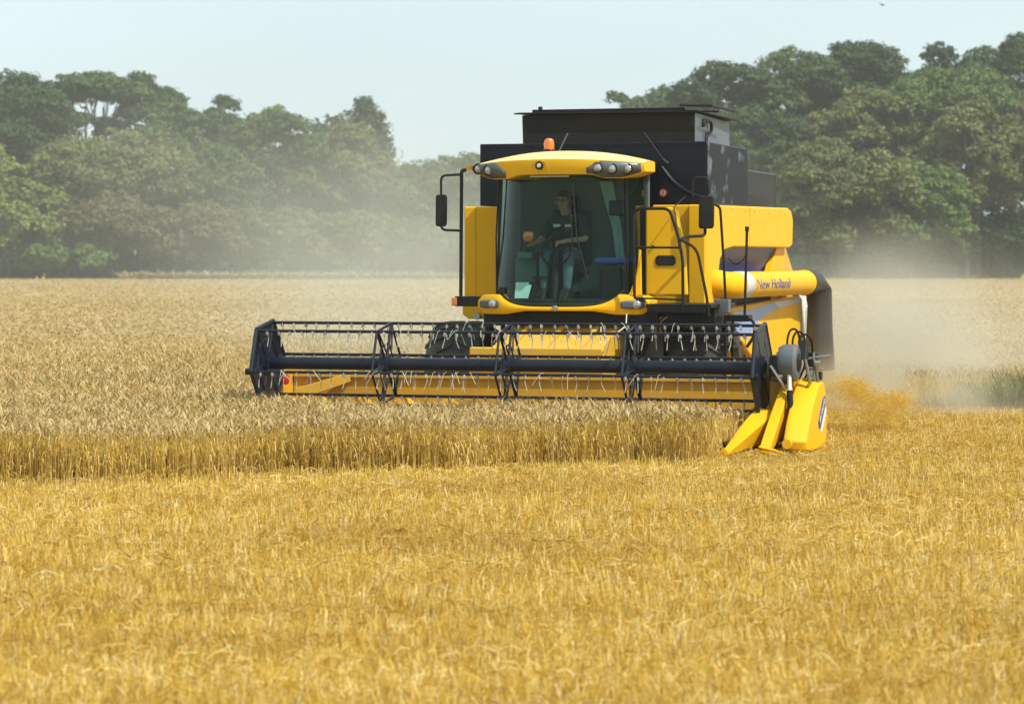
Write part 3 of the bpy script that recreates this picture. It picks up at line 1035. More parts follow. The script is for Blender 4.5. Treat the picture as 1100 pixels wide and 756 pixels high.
gk.tube([(us[0] * (1 - .045 * t), vf(us[0]) + .10 * t, zb(us[0]) + (3.27 - zb(us[0])) * t) for t in (0, .25, .5, .75, 1)], .010, 6)
gk.tube([(us[-1] * (1 - .045 * t), vf(us[-1]) + .10 * t, zb(us[-1]) + (3.27 - zb(us[-1])) * t) for t in (0, .25, .5, .75, 1)], .010, 6)
gk.build('window_seal', M['plastic'], cab, smooth=True)
for sg, u in ((-1, -.905), (1, .865)):
    bulge = lambda v: u + sg * .025 * math.sin(math.pi * (v - 2.45) / .92)
    zlo = lambda v: 1.72 + (.18 if sg > 0 else .05) * max(0, (2.75 - v) / .3) ** 2
    MB().grid(lambda t, s: (bulge(2.45 + .91 * t) - sg * .035 * s, 2.45 + .91 * t, zlo(2.45 + .91 * t) + (3.28 - zlo(2.45 + .91 * t)) * s), [i / 8 for i in range(9)], [i / 6 for i in range(7)]).build('side_window', M['glass'], cab, smooth=True)
# wiper
MB().tube([(.20, 2.09, 3.20), (.26, 2.09, 2.5), (.40, 2.10, 1.95)], .011, 6).tube([(.16, 2.09, 3.05), (.22, 2.09, 2.2)], .009, 6).build('wiper', M['plastic'], cab)
MB().box((-.35, 2.10, 3.235), (.15, 2.14, 3.25)).build('roof_strip', M['pale'], cab)
# interior
st_ = MB().box((-.42, 2.92, 2.02), (.10, 3.36, 2.15)).box((-.42, 3.28, 2.12), (.10, 3.41, 2.85)).box((-.28, 3.30, 2.86), (-.04, 3.40, 3.02)).box((-.30, 3.0, 1.66), (-.02, 3.3, 2.02))
st_.build('driver_seat', M['seat'], cab, bevel=.04)
sw_ = MB()
ring = [(-.16 + .19 * math.cos(2 * math.pi * i / 28), 2.62 + .07 * math.sin(2 * math.pi * i / 28), 2.30 + .17 * math.sin(2 * math.pi * i / 28)) for i in range(29)]
sw_.tube(ring, .014, 6, caps=False)
for w in (.5, 2.6, 4.7):
    sw_.tube([(-.16, 2.64, 2.29), (-.16 + .19 * math.cos(w), 2.62 + .07 * math.sin(w), 2.30 + .17 * math.sin(w))], .012, 6)
sw_.build('steering_wheel', M['plastic'], cab, smooth=True)
MB().tube([(-.16, 2.64, 2.29), (-.14, 2.46, 1.66)], .05, 10).build('steering_column', M['plastic'], cab, smooth=True)
MB().box((-.75, 2.75, 1.66), (-.45, 3.5, 2.22)).box((-.68, 2.6, 2.2), (-.48, 3.2, 2.30)).build('armrest_console', M['cabgrey'], cab, bevel=.03)
MB().tube([(-.545, 2.62, 2.3), (-.535, 2.56, 2.44)], .02, 8).build('lever_stalk', M['plastic'], cab, smooth=True)
MB().lathe([(.004, -.07), (.05, -.06), (.075, 0), (.06, .06), (.004, .075)], (-.50, 2.54, 2.49), 'z', 14).build('control_lever', M['amber'], cab, smooth=True)
MB().prism([(.20, 3.36, 3.22), (.38, 3.36, 3.22), (.50, 3.36, 2.6), (.56, 3.36, 2.0), (.46, 3.36, 2.0), (.38, 3.36, 2.6)], (0, .05, 0)).build('sky_streak_panel', M['sky_streak'], cab, bevel=.01)  # added pale strip standing in for sky streaks reflected in the glass
MB().box((.38, 2.7, 1.66), (.72, 3.3, 2.12)).build('side_box', M['plastic'], cab, bevel=.04)
MB().box((.30, 2.72, 2.14), (.74, 3.32, 2.22)).build('box_lid', M['blue'], cab, bevel=.03)
MB().box((.55, 2.55, 2.75), (.75, 2.60, 2.95)).box((-.80, 2.55, 1.68), (-.6, 2.6, 1.9)).build('monitor', M['plastic'], cab, bevel=.02)
pd = MB().tube([(-.38, 2.34, 1.9), (-.46, 2.38, 1.66)], .015, 6).box((-.43, 2.31, 1.88), (-.32, 2.36, 1.92)).tube([(-.30, 2.34, 1.95), (-.30, 2.36, 1.66)], .015, 6).box((-.38, 2.30, 1.95), (-.2, 2.36, 1.985))
pd.build('pedal', M['plastic'], cab)
MB().box((-.78, 2.42, 1.661), (.84, 2.75, 1.70)).build('floor_mat', M['seat'], cab)

# roof
uR = [i / 26 * 2.38 - 1.30 for i in range(27)]
def rf(u):       # front edge of the roof in plan
    return 1.99 + .34 * (abs(u + .03) / 1.18) ** 2.4
def rtop(u):     # fascia top height
    return 3.455 - .055 * (abs(u + .03) / 1.18) ** 2
def rbot(u):
    a_ = abs(u + .03)
    lo = 3.265
    if a_ > .48: lo -= .05 * min(1, (a_ - .48) / .14)
    if a_ > .85: lo += .115 * ((a_ - .85) / .33) ** 1.2
    return min(lo, rtop(u) - .03)
rm = MB()
ts = [0, .06, .14, .24, .36, .5, .66, .82, 1.0]
def rtopf(u, t):
    e_ = (abs(u + .03) / 1.18)
    back = 3.5
    crown = (.13 - .10 * e_ ** 2.2) * math.sin(min(1, t * 2.2) * math.pi / 2)
    return (u * (1 - .15 * t ** 2), rf(u) + (back - rf(u)) * t, rtop(u) + crown)
rm.grid(rtopf, uR, ts)
rm.grid(lambda u, t: (u, rf(u) + .05 * t * t, rtop(u) + (rbot(u) - rtop(u)) * t), uR, [0, .15, .5, .85, 1])
rm.grid(lambda u, t: (u * (1 - .15 * t ** 2), rf(u) + .05 + (3.5 - rf(u) - .05) * t, rbot(u) + .03 * t), uR, [0, .2, .6, 1])
for i_ in (0, -1):
    uu = uR[i_]
    rm.grid(lambda s, t: (uu * (1 - .15 * t ** 2), rf(uu) + (.05 * s * s if t < .01 else .05 * (1 - t)) + (3.5 - rf(uu)) * t, rtopf(uu, t)[2] * (1 - s) + (rbot(uu) + .03 * t) * s), [0, .5, 1], ts)
roof = rm.build('cab_roof', M['roof'], root, smooth=True)
# lamp pods
def pod(us_, inner, name):
    mb = MB()
    def cut_(u):
        k_ = (u - us_[0]) / (us_[-1] - us_[0])
        k_ = k_ if inner > 0 else 1 - k_
        return max(0, 1 - k_ / .28) * .62
    mb.grid(lambda u, t: (u, rf(u) - .012 + .05 * (cut_(u) + (1 - cut_(u)) * t) ** 2, (rtop(u) - .010) * (1 - (cut_(u) + (1 - cut_(u)) * t)) + (rbot(u) + .012) * (cut_(u) + (1 - cut_(u)) * t)), us_, [0, .5, 1])
    return mb.build(name, M['lens_hous'], roof, smooth=True, solid=.015)
pod([-1.19 + i * .043 for i in range(13)], -1, 'lamp_pod')
pod([.40 + i * .046 for i in range(15)], 1, 'lamp_pod')
for u in (-1.08, -.92, .54, .71, .89):
    c0 = (u, rf(u) + .032, (rtop(u) + rbot(u)) / 2 + .005)
    lo = MB().lathe([(.001, -.055), (.034, -.05), (.056, -.035), (.062, -.015), (.056, .01)], c0, 'y', 18).build('work_light', M['lens'], roof, smooth=True)
    MB().lathe([(.062, -.03), (.073, -.045), (.066, .02), (.055, .02)], c0, 'y', 18).build('light_ring', M['plastic'], roof, smooth=True)
MB().lathe([(.001, -.02), (.045, -.02), (.052, -.01), (.052, .02)], (-.20, rf(-.2) + .0, 3.375), 'y', 20).build('roof_badge', M['plastic'], roof, smooth=True)
MB().lathe([(.001, -.03), (.022, -.03), (.028, -.02), (.001, -.018)], (-.20, rf(-.2) + .0, 3.375), 'y', 16).build('badge_centre', M['pale'], roof, smooth=True)
MB().tube([(-.20 + .13 * math.cos(w), rf(-.2) - .004, 3.31 + .13 * math.sin(w)) for w in [math.pi * i / 12 for i in range(13)]], .004, 5).build('moulded_arch', M['yellow_trough'], roof)
bc = MB().lathe([(.001, .0), (.085, .0), (.085, .035), (.07, .045), (.001, .045)], (-.29, 2.75, 3.565), 'z', 20).build('beacon_base', M['plastic'], roof, smooth=True)
MB().lathe([(.068, .0), (.07, .08), (.055, .125), (.03, .14), (.001, .143)], (-.29, 2.75, 3.61), 'z', 20).build('beacon', M['amber'], roof, smooth=True)

# front valance: two headlamp boxes joined by a thin smile
def vtop(u):
    a_ = abs(u - .01)
    if a_ < .82: return zb(u) - .012 if a_ < .74 else max(zb(u) - .012, 1.62 + .12 * (a_ - .74) / .08)
    return 1.755 - .06 * max(0, (a_ - 1.02) / .1) ** 2
def vbot(u):
    a_ = abs(u - .01)
    z = 1.553 - .045 * max(0, min(1, (a_ - .45) / .28))
    if a_ > 1.0: z += .06 * ((a_ - 1.0) / .12) ** 2
    return z
uV = [i / 44 * 2.26 - 1.12 for i in range(45)]
va = MB()
vv = lambda u: 2.075 + .26 * (abs(u) / 1.1) ** 2.2
va.grid(lambda u, t: (u, vv(u) + .03 * (2 * t - 1) ** 4, vbot(u) + (vtop(u) - vbot(u)) * t), uV, [0, .08, .3, .7, .92, 1])
va.grid(lambda u, t: (u, vv(u) + .03 + .35 * t, vtop(u)), uV, [0, 1])
va.grid(lambda u, t: (u, vv(u) + .03 + .35 * t, vbot(u)), uV, [0, 1])
for i_ in (0, -1):
    uu = uV[i_]
    va.grid(lambda s, t: (uu, vv(uu) + .03 + .35 * s, vbot(uu) + (vtop(uu) - vbot(uu)) * t), [0, 1], [0, 1])
valance = va.build('front_valance', M['yellow'], root, smooth=True)
# yellow sweep up the right-hand door edge
MB().prism([(.84, 2.42, 1.755), (.87, 2.42, 1.80), (.925, 2.44, 1.96), (.955, 2.46, 2.15), (.965, 2.47, 2.32), (.985, 2.47, 2.32), (1.0, 2.45, 1.755)], (0, .06, 0)).build('door_sweep', M['yellow'], valance, bevel=.006)
for sg in (-1, 1):
    hu = [(.80 + i * .035) * sg for i in range(9)]
    def zc(u): return 1.632
    def hh(i): return .052 * math.sqrt(max(.05, 1 - ((i - 4) / 4.6) ** 4))
    mb = MB()
    vs = []
    for i, u in enumerate(hu):
        for t in (1, .4, -.4, -1):
            vs.append((u, vv(u) - .006, zc(u) + hh(i) * t))
    mb.add(vs, [(i * 4 + j, i * 4 + j + 1, i * 4 + 5 + j, i * 4 + 4 + j) for i in range(8) for j in range(3)])
    mb.build('headlight_housing', M['lens_hous'], valance, smooth=True, solid=.012)
    hl = -.885 if sg < 0 else .985
    MB().lathe([(.001, -.05), (.03, -.047), (.05, -.035), (.058, -.012), (.055, .01)], (hl, vv(hl) + .01, 1.634), 'y', 20).build('headlight', M['lens'], valance, smooth=True)
MB().lathe([(.001, -.02), (.03, -.02), (.038, -.01), (.038, .02)], (-.02, vv(0) + .0, 1.585), 'y', 18).build('nose_badge', M['steel'], valance, smooth=True)

# --- mirrors, rails, platform ----------------------------------------------
# left: marker bar, upright, mirror
lu = MB().tube(rounded([(-1.33, 2.5, 3.35), (-1.39, 2.5, 3.34), (-1.40, 2.5, 1.62)], .06), .024, 8)
lr = lu.build('left_upright', M['plastic'], root, smooth=True)
lr.name = 'cab_upright'
MB().box((-1.45, 2.40, 1.60), (-1.12, 2.6, 1.73)).build('marker_bracket', M['black'], lr, bevel=.01)
MB().box((-1.49, 2.38, 1.61), (-1.42, 2.46, 1.71)).build('marker_lamp', M['orange_dull'], lr, bevel=.012)
MB().box((-.82, 2.30, 1.77), (-.76, 2.36, 1.85)).build('door_catch', M['plastic'], cab, bevel=.008)
ma = MB().tube(rounded([(-1.40, 2.5, 3.29), (-1.66, 2.48, 3.28), (-1.66, 2.48, 2.58), (-1.40, 2.5, 2.57)], .07, 5), .016, 8).build('mirror_arm', M['plastic'], root, smooth=True)
def mirror_head(c, w, hgt, parent):
    mb = MB()
    u, v, z = c
    for_ = [(-w, -hgt * .85), (-w * .9, -hgt), (w * .8, -hgt), (w * .95, -hgt * .8), (w, hgt * .8), (w * .9, hgt), (-w * .8, hgt), (-w * .95, hgt * .85)]
    mb.prism([(u + a_, v, z + b_) for a_, b_ in for_], (0, .07, 0))
    o = mb.build('mirror_housing', M['plastic'], parent, bevel=.022, seg=3)
    MB().prism([(u + a_ * .86, v + .072, z + b_ * .88) for a_, b_ in for_], (0, .004, 0)).build('mirror_glass', M['steel'], parent)
    return o
mirror_head((-1.655, 2.44, 2.83), .075, .205, ma)
mb = MB().tube(bez([(1.58, 2.12, 2.44), (1.62, 2.3, 2.48), (1.7, 2.5, 2.49), (1.78, 2.6, 2.51), (1.79, 2.6, 2.60)], 5), .02, 8)
mb.tube(rounded([(1.62, 2.62, 2.98), (1.63, 2.62, 3.22), (1.82, 2.6, 3.23), (1.84, 2.6, 3.02)], .06), .017, 8)
mb.tube([(1.60, 2.62, 2.93), (1.8, 2.6, 2.97)], .012, 6)
ma2 = mb.build('mirror_arm', M['plastic'], root, smooth=True)
mirror_head((1.81, 2.56, 2.79), .10, .205, ma2)
# platform
pl = MB().box((1.15, 2.10, 1.595), (1.98, 3.5, 1.645)).box((1.17, 2.08, 1.54), (1.9, 2.16, 1.60)).box((1.06, 2.45, 1.38), (1.95, 3.3, 1.594))
platform = pl.build('platform', M['black'], root, bevel=.008)
MB().box((1.66, 2.60, 1.50), (1.80, 2.655, 1.59)).build('indicator_lamp', M['orange_dull'], platform, bevel=.01)
MB().box((1.905, 2.60, 1.53), (2.09, 2.75, 1.70)).build('control_box', M['grey'], platform, bevel=.01)
MB().box((1.55, 2.59, 1.47), (1.91, 2.62, 1.62)).build('lamp_bracket', M['plastic'], platform, bevel=.006)
dp = MB().prism([(.985, 2.72, 1.74), (.985, 2.72, 2.86), (1.33, 2.72, 2.86), (1.40, 2.72, 2.79), (1.50, 2.72, 2.30), (1.53, 2.72, 1.74)], (0, .10, 0))
door_panel = dp.build('ladder_panel', M['yellow'], root, bevel=.03, seg=3)
rc = MB().prism([(1.12 + x, 2.708, 2.12 + z) for x, z in ((0, .03), (.03, 0), (.23, 0), (.26, .03), (.26, .10), (.23, .13), (.03, .13), (0, .10))], (0, .02, 0))
rc.build('grip_recess', M['plastic'], door_panel)
MB().lathe([(.001, -.015), (.02, -.012), (.02, .01)], (1.09, 2.71, 2.36), 'y', 12).build('panel_button', M['plastic'], door_panel, smooth=True)
MB().box((.905, 2.76, 1.6), (.98, 2.86, 2.88)).build('dark_jamb', M['black'], root, bevel=.01)
RV = 2.1
r1 = MB().tube(rounded([(1.14, RV, 1.68), (1.005, RV, 1.71), (.995, RV, 2.78), (1.05, RV, 2.83), (1.45, RV, 2.83), (1.56, RV, 2.5), (1.62, RV, 2.2), (1.625, RV, 1.60)], .08), .019, 8)
r1.tube([(.998, RV, 2.35), (1.59, RV, 2.345)], .014, 8).tube([(1.0, RV, 1.72), (1.62, RV, 1.70)], .012, 8)
r1.build('guard_rail', M['plastic'], root, smooth=True)
r2 = MB().tube(rounded([(1.58, RV, 2.45), (1.80, RV, 2.34), (1.93, RV, 1.72), (1.95, RV, 1.5)], .12), .018, 8)
r2.tube([(1.56, 2.12, 2.5), (1.46, 2.3, 2.85), (1.52, 2.7, 3.0)], .008, 6)
r2.build('guard_rail', M['plastic'], root, smooth=True)
MB().tube(rounded([(1.86, 2.7, 2.90), (1.96, 2.7, 2.86), (2.0, 2.72, 2.2), (2.02, 2.75, 1.66)], .09), .017, 8).build('guard_rail', M['plastic'], root, smooth=True)
pw = MB().tube([(2.22, 2.95, 1.5), (2.25, 2.95, 2.56)], .017, 8).lathe([(.001, -.03), (.026, -.03), (.026, .03), (.001, .03)], (2.25, 2.95, 2.585), 'z', 12)
post = pw.build('marker_post', M['plastic'], root, smooth=True)
MB().tube(bez([(2.24, 2.96, 2.5), (2.22, 3.0, 2.25), (2.08, 3.1, 2.14), (1.95, 3.2, 2.22)], 6), .008, 6).build('post_cable', M['plastic'], post, smooth=True)
MB().box((2.02, 2.8, 1.42), (2.3, 3.05, 1.50)).tube(bez([(2.2, 2.85, 1.46), (2.36, 2.8, 1.42), (2.38, 2.75, 1.25), (2.3, 2.7, 1.1)], 5), .02, 8).build('post_bracket', M['black'], post)
ladd = MB()
for i in range(4):
    ladd.box((1.95, 2.75, .55 + .27 * i), (2.12, 3.15, .58 + .27 * i))
ladd.tube([(2.02, 2.74, .5), (2.02, 2.74, 1.5)], .02, 6).tube([(2.02, 3.16, .5), (2.02, 3.16, 1.5)], .02, 6)
ladd.build('ladder', M['black'], root)

# ------------------------------------------------------------------ things in the cab
def loc2w(u, v, z):
    return (OX + u * cT + v * sT, OY - u * sT + v * cT, z)


sheet = MB().box((-.10, -.004, 0), (.11, .004, .21)).build('paper_sheet', M['paper'])
sheet.location = loc2w(-.565, 2.46, 1.705)
sheet.rotation_euler = (R(-14), 0, -TH)
tag(sheet, 'pale sheet standing on the cab floor behind the lower left windscreen', 'sheet')


def skin_body(name, verts, edges, radii, mtl, parent, rootv=0, sub=2):
    me = bpy.data.meshes.new(name)
    me.from_pydata(verts, edges, [])
    o = bpy.data.objects.new(name, me)
    COL.objects.link(o)
    me.materials.append(mtl)
    if parent: o.parent = parent
    md = o.modifiers.new('skin', 'SKIN')
    md.use_smooth_shade = True
    lay = me.skin_vertices[0] if me.skin_vertices else None
    if lay is None:
        bm = bmesh.new(); bm.from_mesh(me); bm.verts.layers.skin.verify(); bm.to_mesh(me); bm.free()
        lay = me.skin_vertices[0]
    for i, r_ in enumerate(radii):
        lay.data[i].radius = r_ if isinstance(r_, tuple) else (r_, r_)
        lay.data[i].use_root = (i == rootv)
    s = o.modifiers.new('subd', 'SUBSURF')
    s.levels = s.render_levels = sub
    return o


# seated driver: local frame of the combine, seat top at z 2.15, facing forward (-v)
pc = -.16
person = empty('person', loc2w(pc, 3.10, 1.66), -TH)
tag(person, 'driver in dark printed shirt and faded jeans seated behind the cab windscreen', 'person')
def PL(u, v, z): return (u - pc, v - 3.25, z - 1.66)
V, E, RD = [], [], []
def joint(p, r_, prev=None):
    V.append(PL(*p)); RD.append(r_)
    if prev is not None: E.append((prev, len(V) - 1))
    return len(V) - 1
pel = joint((pc, 3.30, 2.26), (.15, .12))
sp1 = joint((pc, 3.32, 2.45), (.14, .11), pel)
sp2 = joint((pc, 3.28, 2.63), (.165, .12), sp1)
shc = joint((pc, 3.255, 2.715), (.125, .085), sp2)
shn = joint((pc - .002, 3.235, 2.765), (.085, .07), shc)
nk = joint((pc - .005, 3.20, 2.815), .054, shn)
hd0 = joint((pc - .012, 3.17, 2.87), .07, nk)
hd1 = joint((pc - .022, 3.135, 2.95), (.082, .095), hd0)
hd2 = joint((pc - .030, 3.14, 3.03), (.07, .085), hd1)
hands = []
ankles = []
for sg in (-1, 1):
    sh = joint((pc + sg * .195, 3.26, 2.69), .062, shc)
    if sg < 0:
        el = joint((pc - .30, 3.12, 2.45), .046, sh)
        wr = joint((pc - .33, 2.86, 2.40), .030, el)
        hd = joint((pc - .335, 2.77, 2.40), (.040, .02), wr)
        fd = Vector((0, -1, -.15))
    else:
        el = joint((pc + .31, 3.08, 2.46), .046, sh)
        wr = joint((pc + .14, 2.84, 2.44), .030, el)
        hd = joint((pc + .06, 2.77, 2.42), (.040, .02), wr)
        fd = Vector((-.6, -.75, -.2))
    for j in range(4):
        sd = Vector((1, 0, 0)) if sg < 0 else Vector((0, 0, 1))
        base = Vector((pc - .335, 2.77, 2.40)) if sg < 0 else Vector((pc + .06, 2.77, 2.42))
        b_ = base + sd * (.018 * (j - 1.5))
        f1 = joint(tuple(b_ + fd * .05), .009, hd)
        f2 = joint(tuple(b_ + fd * (.08 + .008 * (j in (1, 2))) + Vector((0, 0, -.02))), .008, f1)
    hp_ = joint((pc + sg * .10, 3.20, 2.22), .092, pel)
    kn = joint((pc + sg * .16, 2.80, 2.24), .071, hp_)
    an_ = joint((pc + sg * .15, 2.72, 1.78), .042, kn)
    ankles.append((pc + sg * .15, 2.72, 1.78))
    to_ = joint((pc + sg * .16, 2.57, 1.72), (.045, .035), an_)
slim = [tuple(.8 * x for x in r_) if (isinstance(r_, tuple) and i_ in (sp1, sp2, shc, shn)) else r_ for i_, r_ in enumerate(RD)]
body = skin_body('body', V, E, slim, M['skin'], person)
# clothing: shirt and jeans as slightly larger shells over the same joints
def shell(name, idx, grow, mtl):
    vs_ = [V[i] for i in idx]
    mp_ = {i: k_ for k_, i in enumerate(idx)}
    es_ = [(mp_[a_], mp_[b_]) for a_, b_ in E if a_ in mp_ and b_ in mp_]
    rs_ = [tuple(x * grow + .006 for x in (RD[i] if isinstance(RD[i], tuple) else (RD[i], RD[i]))) for i in idx]
    return skin_body(name, vs_, es_, rs_, mtl, person)
sh_idx, jn_idx = [pel, sp1, sp2], [pel]
for i, p in enumerate(V):
    pass

sleeves = [i for i in range(len(V)) if RD[i] in (.062, .046)]
legs_i = [i for i in range(hd2 + 1, len(V)) if RD[i] in (.092, .071, .042)]
shell('shirt', [pel, sp1, sp2, shc, shn] + sleeves, 1.27, M['shirt'])
shell('jeans', [pel] + legs_i, 1.14, M['jeans'])
for a_ in ankles:
    ell_p = PL(*a_)
    MB().prism([(ell_p[0] - .05, ell_p[1] + .06, .0), (ell_p[0] - .05, ell_p[1] - .22, .0), (ell_p[0] - .05, ell_p[1] - .22, .05), (ell_p[0] - .05, ell_p[1] - .06, .17), (ell_p[0] - .055, ell_p[1] + .07, .17)], (.11, 0, 0)).build('boot', M['hair'], person, bevel=.02)
hx, hy, hz_ = PL(pc - .024, 3.138, 2.965)
def ell(name, c, r_, mtl, seg=16, rings=12, keep=None):
    mb_ = MB()
    def fn(a_, b_): return (c[0] + r_[0] * math.cos(a_) * math.sin(b_), c[1] + r_[1] * math.sin(a_) * math.sin(b_), c[2] + r_[2] * math.cos(b_))
    mb_.grid(fn, [2 * math.pi * i / seg for i in range(seg + 1)], [math.pi * j / rings * (keep or 1) + .001 for j in range(rings + 1)])
    return mb_.build(name, mtl, person, smooth=True)
ell('hair', (hx, hy + .028, hz_ + .045), (.096, .108, .085), M['hair'], keep=.50)
for s in (-1, 1):
    ell('ear', (hx + s * .092, hy + .02, hz_ - .01), (.012, .022, .034), M['skin'])
    ell('eye', (hx + s * .034, hy - .103, hz_ - .005), (.013, .010, .009), M['hair'])
gl = MB()
for s in (-1, 1):
    gl.tube([(hx + s * .036 + .030 * math.cos(w), hy - .115, hz_ - .006 + .02 * math.sin(w)) for w in [2 * math.pi * i / 14 for i in range(15)]], .004, 5, caps=False)
    gl.tube([(hx + s * .066, hy - .113, hz_ - .002), (hx + s * .095, hy + .02, hz_ + .004)], .004, 5)
gl.tube([(hx - .008, hy - .117, hz_ - .004), (hx + .008, hy - .117, hz_ - .004)], .004, 5)
gl.build('glasses', M['hair'], person)
ell('nose', (hx, hy - .115, hz_ - .032), (.014, .018, .028), M['skin'])
ell('mouth', (hx, hy - .098, hz_ - .072), (.026, .008, .007), M['red'])
# white print on the chest
for x0, x1 in ((-.125, -.03), (.03, .125)):
    pr = MB()
    for i in range(4):
        xa = x0 + (x1 - x0) * i / 4
        pr.box((xa, -.176, .955 + .008 * (i % 2)), (xa + (x1 - x0) / 5, -.150, .99 + .006 * ((i + 1) % 2)))
    pr.build('chest_print', M['white'], person)

# ------------------------------------------------------------------ wheat and stubble
def edge_y(X):
    return 26.1 + (X + 4.87) * .434


def ribbon(pts, w, d=(1, 0)):
    """flat blade following pts, width list w, spread along d"""
    vs, fs = [], []
    for (x, y, z), ww in zip(pts, w):
        vs += [(x - d[0] * ww, y - d[1] * ww, z), (x + d[0] * ww, y + d[1] * ww, z)]
    for i in range(len(pts) - 1):
        fs.append((2 * i, 2 * i + 1, 2 * i + 3, 2 * i + 2))
    return vs, fs


def stalk(rg, H=.62, full=True):
    V, F, Mi = [], [], []
    def put(vf_, mi):
        o = len(V)
        V.extend(vf_[0]); F.extend([tuple(i + o for i in f) for f in vf_[1]]); Mi.extend([mi] * len(vf_[1]))
    b = rg.uniform(.01, .07)
    z0 = 0 if full else H - .3
    pts = [(0, 0, z0), (b * .25, 0, z0 + (H - z0) * .55), (b, 0, H * .97)]
    put(ribbon(pts, [.0032, .003, .0022], (0, 1)), 0)
    put(ribbon(pts, [.0032, .003, .0022], (1, 0)), 0)
    # drooping ear
    dr_ = rg.uniform(.3, 2.5)
    L = rg.uniform(.07, .10)
    ax = [(b, 0, H * .97)]
    ang = math.pi / 2 - .3
    for i in range(3):
        ang -= dr_ / 3
        x, y, z = ax[-1]
        ax.append((x + math.cos(ang) * L / 3, rg.uniform(-.006, .006), z + math.sin(ang) * L / 3))
    put(ribbon(ax, [.0035, .007, .0065, .002], (0, 1)), 1)
    put(ribbon([(x + .0, y, z) for x, y, z in ax], [.003, .006, .0055, .002], (math.sin(ang) * .7, .3)), 1)
    # awns
    x, y, z = ax[2]
    put(ribbon([(x, y, z), (x + math.cos(ang) * .09 + .02, y + .02, z + math.sin(ang) * .05 + .02)], [.0015, .0006], (0, 1)), 1)
    # dry leaf
    if full or rg.random() < .5:
        for _ in range(2 if full else 1):
            zl = rg.uniform(.25, .85) * H if full else rg.uniform(H - .22, H - .08)
            an_ = rg.uniform(0, 6.28)
            l = rg.uniform(.08, .18)
            cx, sx_ = math.cos(an_), math.sin(an_)
            put(ribbon([(b * .2, 0, zl), (b * .2 + cx * l * .5, sx_ * l * .5, zl + l * .25), (b * .2 + cx * l * .8, sx_ * l * .8, zl - l * .35)], [.003, .005, .001], (-sx_, cx)), 0)
    return np.array(V, float), np.array(F, int), np.array(Mi, int)


pr_ = random.Random(3)
T_full = [stalk(pr_, .515, True) for _ in range(14)]
T_top = [stalk(pr_, .50, False) for _ in range(14)]
T_far = [(v_, f_[m_ == 1], m_[m_ == 1]) for v_, f_, m_ in T_top]

M['straw'] = attr_mat("wheat_straw", [(0, (.56, .375, .06)), (.35, (.72, .52, .11)), (.7, (.79, .61, .19)), (1, (.84, .71, .36))], .55, .35, patch=((.70, .60, .42), (.35, .5, .3), .6))
M['ear'] = attr_mat("wheat_ear", [(0, (.30, .205, .07)), (.4, (.48, .35, .155)), (1, (.66, .52, .28))], .7, .2, patch=((.70, .72, .55), (.12, .35, .2), .55))
M['stub'] = attr_mat("stubble_straw", [(0, (.44, .27, .035)), (.4, (.66, .44, .068)), (.7, (.76, .56, .15)), (1, (.85, .73, .40))], .6, .25, patch=((.66, .58, .40), (.22, .9, .3), .75))


def is_wheat(X, Y):
    u, v = to_local(X, Y)
    wob = .10 * np.sin(X * 2.3) + .08 * np.sin(X * 5.1 + 1)
    front = (Y > edge_y(X) + wob) & ~((v > -.12) & (u > -3.28)) & (u < 3.12 - .07 * (Y - 28)) | ((u < -3.28) & (Y > edge_y(X) + wob))
    right = (Y > 39.3 + .25 * np.sin(X * 1.3) + .02 * X) & (u > 3.4)
    behind = (Y > 42) & (v > 12)
    left = (u < -3.28) & (Y > edge_y(X) + wob)
    return (front & (v < -.1)) | left | right | behind


def field_pts(y0, y1, dens, rg, xm=1.25, pred=None):
    """uniform random points in the widening view wedge between two distances"""
    w1 = .187 * y1 * xm + 1.5
    n = int(dens * 2 * w1 * (y1 - y0))
    X = rg.uniform(-w1, w1, n)
    Y = rg.uniform(y0, y1, n)
    k_ = np.abs(X) < .187 * Y * xm + 1.5
    X, Y = X[k_], Y[k_]
    k_ = pred(X, Y)
    return X[k_], Y[k_]


rg = np.random.default_rng(5)
parts = []
def add_stalks(T, X, Y, s0, s1, zoff=0, tilt=.16):
    n = len(X)
    pos = np.stack([X, Y, np.full(n, zoff)], -1)
    hgt = rg.uniform(s0, s1, n) * (1 + .05 * np.sin(X * 1.7 + Y * .6))
    parts.append(scatter(T, pos, hgt, rg.uniform(0, 6.283, n), rg.normal(0, tilt, n), rg))
X, Y = field_pts(23, 33, 560, rg, pred=lambda X, Y: is_wheat(X, Y) & (Y < edge_y(X) + .75))
add_stalks(T_full, X, Y, .86, 1.08, tilt=.10)
X, Y = field_pts(23, 36, 440, rg, pred=lambda X, Y: is_wheat(X, Y) & (Y >= edge_y(X) + .75))
add_stalks(T_top, X, Y, .90, 1.07)
X, Y = field_pts(36, 41, 270, rg, pred=is_wheat)
add_stalks(T_full, X, Y, .92, 1.1)
X, Y = field_pts(41, 62, 150, rg, pred=is_wheat)
pos = np.stack([X, Y, np.zeros(len(X))], -1)
sc = rg.uniform(.9, 1.08, len(X))
parts.append(scatter([(np.concatenate([v_[:, :2] * 1.25, v_[:, 2:]], 1), f_, m_) for v_, f_, m_ in T_top], pos, sc, rg.uniform(0, 6.28, len(X)), rg.normal(0, .14, len(X)), rg))
X, Y = field_pts(62, 125, 38, rg, pred=is_wheat)
parts.append(scatter([(np.concatenate([v_[:, :2] * 2.2, v_[:, 2:]], 1), f_, m_) for v_, f_, m_ in T_far], np.stack([X, Y, np.zeros(len(X))], -1), rg.uniform(.88, 1.08, len(X)), rg.uniform(0, 6.28, len(X)), rg.normal(0, .10, len(X)), rg))
X, Y = field_pts(125, 298, 4.5, rg, xm=1.12, pred=is_wheat)
